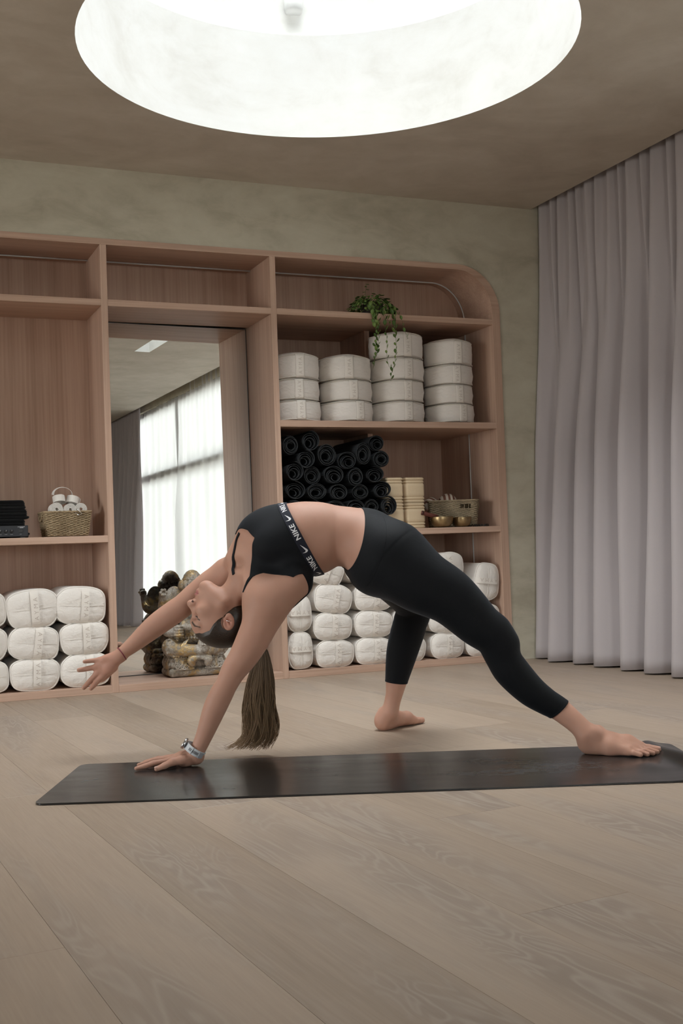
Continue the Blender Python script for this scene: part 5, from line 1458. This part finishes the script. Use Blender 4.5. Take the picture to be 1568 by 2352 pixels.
WRIST_R = [
  [1.0897,-2.4045,.0623],
  [-.3624,.1852,-.9135],
]
WRIST_L = [
  [.9231,-2.0242,.3831],
  [-.7821,.1582,-.6028],
]
CAM_R = [.9204,-.3893,-.0356]
CAM_U = [.0204,-.043,.9989]
CAM_F = [.3904,.9201,.0317]
THUMB = [
  [.9451,-2.4299,.015],
  [-.8481,-.5169,-.1164],
]
TOES = [
  ([2.5295,-3.1048,.0198],.0105),
  ([2.5127,-3.1239,.0161],.0068),
  ([2.4904,-3.1304,.0155],.0064),
  ([2.4657,-3.1331,.0153],.006),
  ([2.4401,-3.1292,.0153],.0056),
]
TOES_L = [
  ([2.1947,-1.9822,.0133],.0105),
]
FOOT_D = [
  [.722,-.6919,0],
  [.8984,.4392,0],
]
# ---------------------------------------------------------------- the woman: one continuous body, clothes cut from its surface
arr = np.array
H0, HF, HU, HR = arr(HEAD_O), arr(HEAD_F), arr(HEAD_U), arr(HEAD_R)
PX = .00159
bv_, bq = surface_nets(expand(BODY), (.55, -3.25, -.03), (2.72, -1.8, 1.0), .0028)
hl = (bv_ - H0) @ np.stack([HF, HU, HR], 1) / PX
sm = relax(bv_, bq, 8); fine = relax(bv_, bq, 1)
headw = np.clip(1.3 - np.linalg.norm(hl / arr([105, 95, 75]), axis=1), 0, 1) * 4
extr = ((bv_[:, 2] < .10) | ((bv_[:, 0] < .80) & (bv_[:, 1] > -2.2))) * 1.
wgt = np.clip(headw + extr, 0, 1)[:, None]
bv_ = sm * (1 - wgt) + fine * wgt
bv_[:, 2] = np.where((bv_[:, 0] > 2.25) | (bv_[:, 0] < 1.15), np.maximum(bv_[:, 2], .0062), np.maximum(bv_[:, 2], .0006))
tris = closed_tris(bv_, bq)
bn = vnormals(bv_, tris)

def skin_mat():
    m = Mat('skin', .55, spec=.28)
    t = m.node('ShaderNodeAttribute', attribute_name='tint')
    a = m.noise(m.co(), 14., 3, .5); b = m.noise(m.co(), 260., 2, .5)
    base = m.mix(a, (.38, .203, .143), (.45, .256, .188))
    m.color(m.mix(t.outputs['Alpha'], base, t.outputs['Color']))
    m.rough(m.math('MULTIPLY_ADD', b, .15, .50)); m.bump(b, .10, .0006)
    m.b.inputs['Subsurface Weight'].default_value = .12; m.b.inputs['Subsurface Radius'].default_value = (1, .35, .2); m.b.inputs['Subsurface Scale'].default_value = .006
    return m.m
SKIN = skin_mat()
body = np_mesh('person', bv_, tris, SKIN)
tag(body, 'woman in black crop top and leggings, bent backwards over the black mat', 'person')
hl = (bv_ - H0) @ np.stack([HF, HU, HR], 1) / PX
tint = np.zeros((len(bv_), 4), np.float32); tint[:, :3] = .3
def segdist(p, a, b):
    a, b = arr(a, float), arr(b, float); d = b - a; t = np.clip((p - a) @ d / (d @ d), 0, 1); return np.linalg.norm(p - a - t[:, None] * d, axis=1)
def paint(mask, col):
    k = np.clip(mask, 0, 1); s = k > tint[:, 3]; tint[s, 3] = k[s]; tint[s, :3] = col
near = np.abs(hl).max(1) < 110
hlr = hl * [1, 1, 1]; ab = np.stack([hl[:, 0], hl[:, 1], np.abs(hl[:, 2])], 1)
lip = 1 - np.sqrt(((hl[:, 1] + 47.5) / 8.5) ** 2 + (hl[:, 2] / 16.5) ** 2)
paint((lip * 4) * (hl[:, 0] > 66) * near * .75, (.36, .135, .12))
fu = hl[:, :2]; side_ = near * (np.abs(hl[:, 2]) > 4) * (hl[:, 0] > 50)
def sd2(a, b):
    a, b = arr(a, float), arr(b, float); d = b - a; t = np.clip((fu - a) @ d / (d @ d), 0, 1); return np.linalg.norm(fu - a - t[:, None] * d, axis=1), t
d_, t_ = sd2((78, 19.5), (70, 25)); paint((1 - d_ / 3.2) * 2.4 * side_ * .8, (.045, .028, .020))
d_, t_ = sd2((70, 25), (56, 25)); paint((1 - d_ / (2.8 - 1.2 * t_)) * 2.2 * side_ * .75, (.045, .028, .020))
d_, t_ = sd2((73.5, 5.6), (61, 9.6)); paint((1 - d_ / 2.2) * 2.2 * side_ * (np.abs(hl[:, 2]) > 8) * .85, (.035, .022, .018))
paint((1 - np.sqrt(((fu[:, 0] - 86.5) / 4.6) ** 2 + ((fu[:, 1] + 27.2) / 2.7) ** 2)) * 3 * near * (np.abs(hl[:, 2]) > 3.5) * .9, (.05, .02, .015))  # nostrils: the shade inside them is put into the skin colour
cheek = 1 - np.linalg.norm((ab - arr([68, -22, 24])) / arr([22, 17, 18]), axis=1)
paint(cheek * near * .35, (.50, .22, .165))
paint((1 - np.linalg.norm((ab - arr([-7, 2, 46])) / arr([17, 23, 10]), axis=1)) * near * .6, (.50, .21, .16))
palm = 1 - np.linalg.norm((bv_ - arr(WRIST_L[0]) - arr([-.055, 0, -.055])) / .12, axis=1)
paint(palm * .35, (.52, .25, .19))
ca = body.data.color_attributes.new('tint', 'FLOAT_COLOR', 'POINT'); ca.data.foreach_set('color', tint.ravel())

def garment(name, g, off, mat, parent, soft=None):
    """shell over the body where the field g is negative, hems turned in to the skin"""
    v, t = bv_ + bn * off, tris
    near_ = (g < .03)[t].any(1)
    cv, ct = clip_tris(v, t[near_], g)
    e = np.sort(np.concatenate([ct[:, [0, 1]], ct[:, [1, 2]], ct[:, [2, 0]]]), 1)
    key = e[:, 0].astype(np.int64) * len(cv) + e[:, 1]; u, c = np.unique(key, return_counts=True)
    only = set(u[c == 1].tolist())
    d = np.concatenate([ct[:, [0, 1]], ct[:, [1, 2]], ct[:, [2, 0]]]); bd = d[np.isin(key, list(only))]
    n = vnormals(cv, ct); rim = np.unique(bd); m = np.full(len(cv), -1); m[rim] = np.arange(len(rim)) + len(cv)
    cv2 = np.concatenate([cv, cv[rim] - n[rim] * (off + .0025)])
    q1 = np.stack([bd[:, 1], bd[:, 0], m[bd[:, 0]]], 1); q2 = np.stack([bd[:, 1], m[bd[:, 0]], m[bd[:, 1]]], 1)
    return np_mesh(name, cv2, np.concatenate([ct, q1, q2]), mat, parent)

def jersey(name, c, wr=.0):
    m = Mat(name, .72, c, spec=.14)
    f = m.noise(m.co(), 1400., 1, .5); w = m.noise(m.mapping((16, 30, 16), (.3, .5, .2)), 1., 3, .55, 1.5)
    m.bump(m.math('ADD', m.math('MULTIPLY', w, wr), m.math('MULTIPLY', f, .02)), .5, .006)
    m.b.inputs['Sheen Weight'].default_value = .07; m.b.inputs['Sheen Roughness'].default_value = .4; m.b.inputs['Sheen Tint'].default_value = (.6, .7, .85, 1)
    return m.m
LEG_M = jersey('black_legging_jersey', (.0052, .0058, .0072), .25); TOP_M = jersey('black_top_jersey', (.006, .0068, .0085), .12); BAND_M = jersey('navy_elastic', (.017, .018, .027))
def plane(pn, v): return (v - arr(pn[0])) @ arr(pn[1])
gw = plane(WAIST, bv_)
cl = np.where((bv_[:, 1] > -2.45) & (bv_[:, 0] < 2.30) & (bv_[:, 0] > 1.6) & (bv_[:, 2] < .45), plane(CUFF_L, bv_), -1.)
g_leg = np.maximum(np.maximum(gw, plane(CUFF_R, bv_)), cl)
leg = garment('leggings', g_leg, .0026, LEG_M, body)
garment('waistband', np.maximum(gw + .0005, -(gw + .062)), .0029, LEG_M, leg)
cl2 = np.where(cl > -1, np.maximum(cl + .0004, -(cl + .007)), 1.)
cr2 = np.where(bv_[:, 0] > 2.0, np.maximum(plane(CUFF_R, bv_) + .0004, -(plane(CUFF_R, bv_) + .007)), 1.)
cr2 = np.where((bv_[:, 1] < -2.5), cr2, 1.)
garment('hem', cl2, .0032, LEG_M, leg); garment('hem', cr2, .0032, LEG_M, leg)

co, cL, cT, cN = [arr(x) for x in CHEST]
q = bv_ - co; cl_, ca_, cn_ = q @ cL, q @ cT, q @ cN
pb = plane(BAND, bv_)
def tab(x, xs, ys): return np.interp(x, xs, ys)
lmax = tab(ca_, [-.10, -.03, .0, .038, .066, .114, .151, .182, .2], [.40, .30, .203, .204, .177, .117, .099, .109, .112])
lmin = tab(ca_, [.080, .088, .10, .134, .157, .182, .2], [.028, .033, .036, .062, .0885, .1015, .105])
farm = tab(ca_, [-.10, .03, .07, .115, .15, .2], [-.40, -.30, -.19, -.115, -.10, -.10])
scoop = np.minimum(ca_ - .086 - .25 * np.clip(-cl_ - .03, 0, .08), lmin - cl_)
far_lim = np.minimum(ca_ - .118, .02 - cl_)
g_top = np.maximum.reduce([pb, cl_ - lmax, farm - cl_, scoop, far_lim, ca_ - .200])
torso_box = (np.abs(cl_) < .32) & (ca_ > -.2) & (ca_ < .24) & (np.abs(cn_) < .26)
g_top = np.where(torso_box, g_top, 1.)
top = garment('crop_top', g_top, .0034, TOP_M, body)
g_band = np.where(torso_box, np.maximum.reduce([pb + .0004, -(pb + .0325), cl_ - .34]), 1.)
band = garment('chest_band', g_band, .0046, BAND_M, top)
# far strap, a narrow ribbon that runs over the far shoulder
tree = BVHTree.FromPolygons([tuple(x) for x in (bv_[::1]).tolist()], bq.tolist())
def on_skin(p, d=.0): 
    loc, n, i, dist = tree.find_nearest(Vector(p)); return arr(loc) + arr(n) * d, arr(n)
SP = [co + cL * a + cT * b + cN * c for a, b, c in ((-.068, .098, .056), (-.073, .120, .030), (-.050, .148, -.006), (-.027, .174, -.040), (.004, .183, -.05))]
rows = spline_rows(SP, .008); V, F = [], []
pts = [on_skin(p, .0032) for p in rows]
for i, (p, n) in enumerate(pts):
    a, b = pts[max(0, i - 1)][0], pts[min(len(pts) - 1, i + 1)][0]; t = (b - a) / np.linalg.norm(b - a); s = np.cross(t, n); s /= np.linalg.norm(s)
    for k, o in ((-.0055, -.002), (.0055, -.002), (.0055, .0008), (-.0055, .0008)): V.append(p + s * k + n * o)
for i in range(len(pts) - 1):
    for k in range(4):
        m = (k + 1) % 4; F.append((i * 4 + k, i * 4 + m, (i + 1) * 4 + m, (i + 1) * 4 + k))
mesh_np('shoulder_strap', V, F, TOP_M, top, smooth=False)

# woven words and marks round the band
bt = BVHTree.FromObject(band, bpy.context.evaluated_depsgraph_get())
bc, bnorm = arr(BAND_C), arr(BAND[1])
e1 = arr(CAM_F) * -1; e1 = e1 - bnorm * (e1 @ bnorm); e1 /= np.linalg.norm(e1); e2 = np.cross(bnorm, e1)
if e2[2] < 0: e2 = -e2
mid = -.0165
cen = bc + bnorm * (mid - (bc - arr(BAND[0])) @ bnorm)
def ring_hit(th, s):
    o = cen + bnorm * s; d = e1 * math.cos(th) + e2 * math.sin(th)
    h = bt.ray_cast(Vector(o + d * .5), Vector(-d), .6)
    return (arr(h[0]), arr(h[1])) if h[0] is not None else (o + d * .13, d)
ths = np.linspace(-1.75, 2.4, 240); line = arr([ring_hit(t, 0)[0] for t in ths])
arc_s = np.concatenate([[0], np.cumsum(np.linalg.norm(np.diff(line, axis=0), axis=1))])
# arc position facing the camera, measured from where the near word stands
def arc_at(px, py):
    d = [(arr(p) - arr([0, -6.35116, .75])) for p in line]; w = [x @ arr(CAM_F) for x in d]
    X = [784 + 2639.7 * (x @ arr(CAM_R)) / k for x, k in zip(d, w)]; Y = [1176 - 2639.7 * (x @ arr(CAM_U)) / k for x, k in zip(d, w)]
    vis = [(a - px) ** 2 + (b - py) ** 2 + (1e6 if t < -1.5 else 0) for a, b, t in zip(X, Y, ths)]
    return arc_s[int(np.argmin(vis))]
s2, s3 = arc_at(683, 1220), arc_at(724, 1291)
wv, wf = text_mesh('NIKE', .0255, 1.02, .0006); wv[:, 0] *= 1.12
swv = arr([(.13, .62), (.05, .48), (0, .3), (0, .15), (.06, .04), (.16, 0), (.3, .04), (.6, .2), (1, .45), (.6, .32), (.35, .25), (.22, .22), (.14, .25), (.1, .34), (.1, .45)]) * .036 - arr([.018, .010])
swt = [(0, 1, 14), (1, 2, 13), (1, 13, 14), (2, 3, 12), (2, 12, 13), (3, 4, 12), (4, 5, 11), (4, 11, 12), (5, 6, 10), (5, 10, 11), (6, 7, 9), (6, 9, 10), (7, 8, 9)]
WHITE_P = plain('white_woven_print', (.68, .68, .70), .7, .2)
def wrap(name, v2, faces, s0):
    V = []
    for x, y in v2:
        th = float(np.interp(s0 + x, arc_s, ths)); p, n = ring_hit(th, -y)
        V.append(p + n * .0009)
    mesh_np(name, V, faces, WHITE_P, top, smooth=False)
def subdiv(v, f):
    bm = bmesh.new(); vs2 = [bm.verts.new((x, y, 0)) for x, y in v[:, :2]]
    for a in f:
        try: bm.faces.new([vs2[i] for i in a])
        except ValueError: pass
    bmesh.ops.triangulate(bm, faces=bm.faces)
    bmesh.ops.subdivide_edges(bm, edges=[e for e in bm.edges if e.calc_length() > .006], cuts=1)
    bmesh.ops.triangulate(bm, faces=bm.faces)
    bm.verts.index_update(); r = arr([(x.co.x, x.co.y) for x in bm.verts]), [tuple(x.index for x in p.verts) for p in bm.faces]; bm.free(); return r
wv2, wf2 = subdiv(wv, wf); sv2, sf2 = subdiv(swv, swt)
per = s2 - s3
for k in range(-1, 3):
    c = s3 + k * per
    if .04 < c < arc_s[-1] - .04: wrap('lettering', wv2, wf2, c)
    if .03 < c + per * .5 < arc_s[-1] - .03: wrap('tick_mark', sv2, sf2, c + per * .5)

# eyes, nails
EYE = Mat('eye_white', .15, (.62, .58, .55), .5)
IRIS = Mat('iris', .1, (.06, .04, .03), .6)
for s in (1, -1):
    c = H0 + (HF * 58.3 + HU * 7 + HR * 19.5 * s) * PX
    bm = bmesh.new(); bmesh.ops.create_uvsphere(bm, u_segments=24, v_segments=16, radius=9.5 * PX)
    o = mesh_bm('eye', bm, EYE.m, body, smooth=True, loc=c); 
    bm = bmesh.new(); bmesh.ops.create_uvsphere(bm, u_segments=16, v_segments=8, radius=4.2 * PX)
    for v in bm.verts: v.co = v.co * .9
    i_ = mesh_bm('iris', bm, IRIS.m, o, smooth=True); i_.location = (HF * 5.8 - HU * 1.5 - HR * 1.5 * s) * PX
NAIL = Mat('nail', .25, (.58, .36, .29), .5)
def nail(p, d, r, up=.35):
    d = arr(d) / np.linalg.norm(d); n = arr([0, 0, 1.]) - d * d[2]; n /= np.linalg.norm(n); s = np.cross(d, n)
    bm = bmesh.new(); bmesh.ops.create_uvsphere(bm, u_segments=14, v_segments=8, radius=1)
    M = np.stack([s * r * .62, d * r * .72, n * r * .26], 1); c = arr(p) + n * r * .72 + d * r * .30
    for v in bm.verts: v.co = Vector(M @ arr(v.co) + c)
    mesh_bm('nail', bm, NAIL.m, body, smooth=True)
nail(THUMB[0], arr(THUMB[1]) * [1, 1, .6], .0095)
for p, r in TOES: nail(p, FOOT_D[0], r * 1.15)
for p, r in TOES_L: nail(p, FOOT_D[1], r * 1.15)

# ---- hair: sleek cap, then the falling ponytail
def hair_mat(name, dark, light, sc=(1, 60, 60)):
    m = Mat(name, .42, spec=.45)
    a = m.node('ShaderNodeAttribute', attribute_name='flow')
    n = m.noise(m.mapping(sc, src=a.outputs['Vector']), 1., 3, .6)
    m.color(m.ramp(n, [(.3, dark), (.7, light)])); m.bump(n, .45, .002); return m.m
def hh(a, b, c=0): return H0 + (HF * a + HU * b + HR * c) * PX
HM_ = np.stack([HF, HU, HR])
cap = [('ell', hh(16, 20), HM_, arr([65.5, 49.5, 49]) * PX, 0), ('ell', hh(-14, -8), HM_, arr([36, 40, 40]) * PX, .012), ('seg', hh(-30, 36), hh(-46, 42), 15 * PX, 9 * PX, .022)]
hv, hq = surface_nets(cap, H0 - .16, H0 + .16, .003); hv = relax(hv, hq, 3)
pl = (hv - H0) @ HM_.T / PX
line_u = np.interp(pl[:, 0], [-80, -40, -12, 2, 9, 19, 27, 33, 51, 66, 75], [-48, -46, -38, -20, -9, 0, 12, 28, 40, 41.5, 41])
line_u = line_u + np.clip(20 - np.abs(pl[:, 2]), 0, 20) * .0
g = line_u - pl[:, 1] + 1.2 * np.sin(pl[:, 0] * .9) * 0
nrm = vnormals(hv, np.concatenate([hq[:, [0, 1, 2]], hq[:, [0, 2, 3]]]))
ear_hole = 1 - np.linalg.norm((np.stack([pl[:, 0], pl[:, 1], np.abs(pl[:, 2])], 1) - arr([-4, 1, 46])) / arr([15, 19, 16]), axis=1)
ht = np.concatenate([hq[:, [0, 1, 2]], hq[:, [0, 2, 3]]])
thin = np.clip(g / 10 + 1, 0, 1)[:, None] * .0042
hv2, ht2 = clip_tris(hv - nrm * thin, ht, np.maximum(g, ear_hole * 12))
hair = np_mesh('hair', hv2, ht2, hair_mat('brown_hair', (.009, .006, .0042), (.040, .025, .0155)), body)
pl = (hv2 - H0) @ HM_.T / PX - arr([-46, 42, 0]); ang = np.arctan2(pl[:, 2], pl[:, 1] - .15 * pl[:, 0]); flow = np.stack([np.linalg.norm(pl, axis=1) * .02, ang * .9, pl[:, 0] * .004], 1)
at = hair.data.attributes.new('flow', 'FLOAT_VECTOR', 'POINT'); at.data.foreach_set('vector', flow.astype(np.float32).ravel())
tubes('hair_tie', [([hh(-46, 42) + (HU * math.cos(t) * 9 + HR * math.sin(t) * 9) * PX for t in np.linspace(0, 2 * PI, 16, endpoint=False)], .003, 6, True)], BLACK_CLOTH, hair)
rg = np.random.RandomState(17)
guide = arr(spline_rows(PONY, .02)); n = len(guide)
s_ = np.concatenate([[0], np.cumsum(np.linalg.norm(np.diff(guide[:, :3], axis=0), axis=1))]); s_ /= s_[-1]
cR, cF = arr(CAM_R), arr([CAM_F[0], CAM_F[1], 0])
V, F, FL, base = [], [], [], 0
for k in range(1500):
    r_, th_ = rg.uniform(0, 1) ** .5, rg.uniform(0, 2 * PI); u, w = r_ * math.cos(th_), r_ * math.sin(th_)
    lock = math.floor((u + 1) * 4.5) + 10 * math.floor((w + 1) * 2.5)
    lr = np.random.RandomState(lock + 5); ph, fr, am = lr.uniform(0, 7), lr.uniform(2.0, 3.2), lr.uniform(.2, .42)
    ph += rg.normal(0, .16)
    m_ = 22; L = rg.uniform(.86, 1.0) if rg.rand() < .75 else rg.uniform(.6, .9); ss = np.linspace(0, L, m_)
    g4 = np.stack([np.interp(ss, s_, guide[:, j]) for j in range(4)], 1)
    wave = am * np.clip((ss - .2) * 2, 0, 1) * np.sin(fr * 2 * PI * ss + ph)
    lat = u + .30 * wave + .05 * np.sin(ss * 9 + k); dep = w + .26 * wave * math.cos(ph)
    sweep = np.clip((ss - .86) / .14, 0, 1) ** 1.6 * (-.030 + .010 * rg.normal()) * (1.15 - .7 * u)
    p = g4[:, :3] + cR * (lat * g4[:, 3] + sweep)[:, None] + cF * (dep * g4[:, 3] * .55)[:, None]
    p[:, 2] = np.maximum(p[:, 2], .0035 + .006 * rg.rand())
    rad = .00125 * (1 - .75 * np.clip((ss / L - .55) / .45, 0, 1)) * rg.uniform(.6, 1.15)
    v, f = tube_vf(p, np.maximum(rad, .0004), 4, False, base); V.append(v); F += f; base += len(v)
    FL.append(np.repeat(np.stack([ss * 1.0, np.full(m_, lock * .37 + rg.normal(0, .12)), np.full(m_, k * .013)], 1), 4, 0))
pt = mesh_np('ponytail', np.concatenate(V), F, None, body); FL = np.concatenate(FL)
at = pt.data.attributes.new('flow', 'FLOAT_VECTOR', 'POINT'); at.data.foreach_set('vector', FL.astype(np.float32).ravel())
pm = Mat('ash_brown_hair_lengths', .5, spec=.22)
a = pm.node('ShaderNodeAttribute', attribute_name='flow'); sx = pm.node('ShaderNodeSeparateXYZ'); pm.l.new(a.outputs['Vector'], sx.inputs[0])
nz = pm.noise(pm.mapping((1.2, 2.2, 9), src=a.outputs['Vector']), 1., 3, .6)
t = pm.math('ADD', pm.math('MULTIPLY', sx.outputs[0], .42), pm.math('MULTIPLY', nz, .55))
pm.color(pm.ramp(t, [(.22, (.034, .021, .012)), (.45, (.120, .076, .042)), (.68, (.235, .152, .086)), (.9, (.34, .225, .130))]))
pt.data.materials.append(pm.m)

# ---- watch, bracelet, ear ring
STEEL = plain('brushed_steel', (.5, .5, .5), .3, .5, 1.); SIL = plain('pale_grey_silicone', (.50, .52, .54), .55, .3); DARK = plain('dark_slot', (.015, .015, .017), .6)
wc, wa = arr(WRIST_R[0]), arr(WRIST_R[1]); wa = wa - arr(CAM_R) * .22; wa /= np.linalg.norm(wa)
x_ = -arr(CAM_F); x_ -= wa * (x_ @ wa); x_ /= np.linalg.norm(x_); y_ = np.cross(wa, x_)        # x towards the viewer, y across
if y_ @ arr(CAM_R) < 0: y_ = -y_
watch = tag(empty('wristwatch'), None); watch.parent = body
def wm(p): return wc + x_ * p[0] + y_ * p[1] + wa * p[2]
RX, RY, HWD = .0345, .0355, .0122
V, F = [], []; N = 48
for i in range(N):
    t_ = 2 * PI * i / N
    for rr, z in ((0, -HWD), (.0026, -HWD), (.0026, HWD), (0, HWD)): V.append(wm(((RX + rr) * math.cos(t_), (RY + rr) * math.sin(t_), z)))
for i in range(N):
    for k in range(4):
        m = (k + 1) % 4; j = (i + 1) % N; F.append((i * 4 + k, i * 4 + m, j * 4 + m, j * 4 + k))
mesh_np('strap', V, F, SIL, watch, smooth=False)
def patch(name, t0, t1, r0, r1, z0, z1, mat, nn=6):
    V, F = [], []
    for i in range(nn):
        t_ = t0 + (t1 - t0) * i / (nn - 1)
        for rr, z in ((r0, z0), (r1, z0), (r1, z1), (r0, z1)): V.append(wm(((RX + rr) * math.cos(t_), (RY + rr) * math.sin(t_), z)))
    for i in range(nn - 1):
        for k in range(4):
            m = (k + 1) % 4; F.append((i * 4 + k, i * 4 + m, (i + 1) * 4 + m, (i + 1) * 4 + k))
    F += [(3, 2, 1, 0), tuple((nn - 1) * 4 + k for k in range(4))]
    return mesh_np(name, V, F, mat, watch, smooth=False)
for i in range(10):
    if i in (3,): continue
    t_ = -.52 + i * .105
    patch('slot', t_ - .022, t_ + .022, .0024, .0033, -.0050, .0050, DARK, 3)
patch('keeper', -.26, -.17, .002, .0048, -.0122, .0122, SIL); patch('keeper', .60, .70, .002, .0048, -.0122, .0122, SIL)
patch('tail', .55, 1.02, .0028, .0058, -.0100, .0100, plain('grey_silicone', (.30, .31, .33), .55), 10)
V, F = [], []; ctr = -(RY + .0085)
prof = [(0.0005, -.0058), (.0190, -.0058), (.0205, -.004), (.0205, .002), (.0190, .0042), (.0160, .0048), (.0005, .0048)]
for r_, h_ in prof:
    for i in range(32):
        t_ = 2 * PI * i / 32; V.append(wm((r_ * math.cos(t_) * 1.0 + .004, ctr - h_, r_ * math.sin(t_))))
for i in range(len(prof) - 1):
    for k in range(32):
        m = (k + 1) % 32; F.append((i * 32 + k, i * 32 + m, (i + 1) * 32 + m, (i + 1) * 32 + k))
mesh_np('watch_case', V, F, STEEL, watch)
bc_, ba_ = arr(WRIST_L[0]), arr(WRIST_L[1]); a1 = np.cross(ba_, [0, 0, 1.]); a1 /= np.linalg.norm(a1); a2 = np.cross(ba_, a1)
P_ = [bc_ + (a1 * math.cos(t_) + a2 * math.sin(t_)) * (.0272) + ba_ * .004 * math.sin(t_ + 1) for t_ in np.linspace(0, 2 * PI, 40, endpoint=False)]
tubes('bracelet', [(P_, .0020, 6, True)], plain('dark_red_cord', (.16, .022, .035), .7), body)
ec = H0 + (HF * -6 + HU * -3 + HR * 49) * PX
tubes('earring', [([ec + (HF * math.cos(t_) * 5.5 + HR * math.sin(t_) * 4.5 + HU * (math.sin(t_) * 2)) * PX for t_ in np.linspace(0, 2 * PI, 24, endpoint=False)], .0009, 6, True)], CHROME, body)
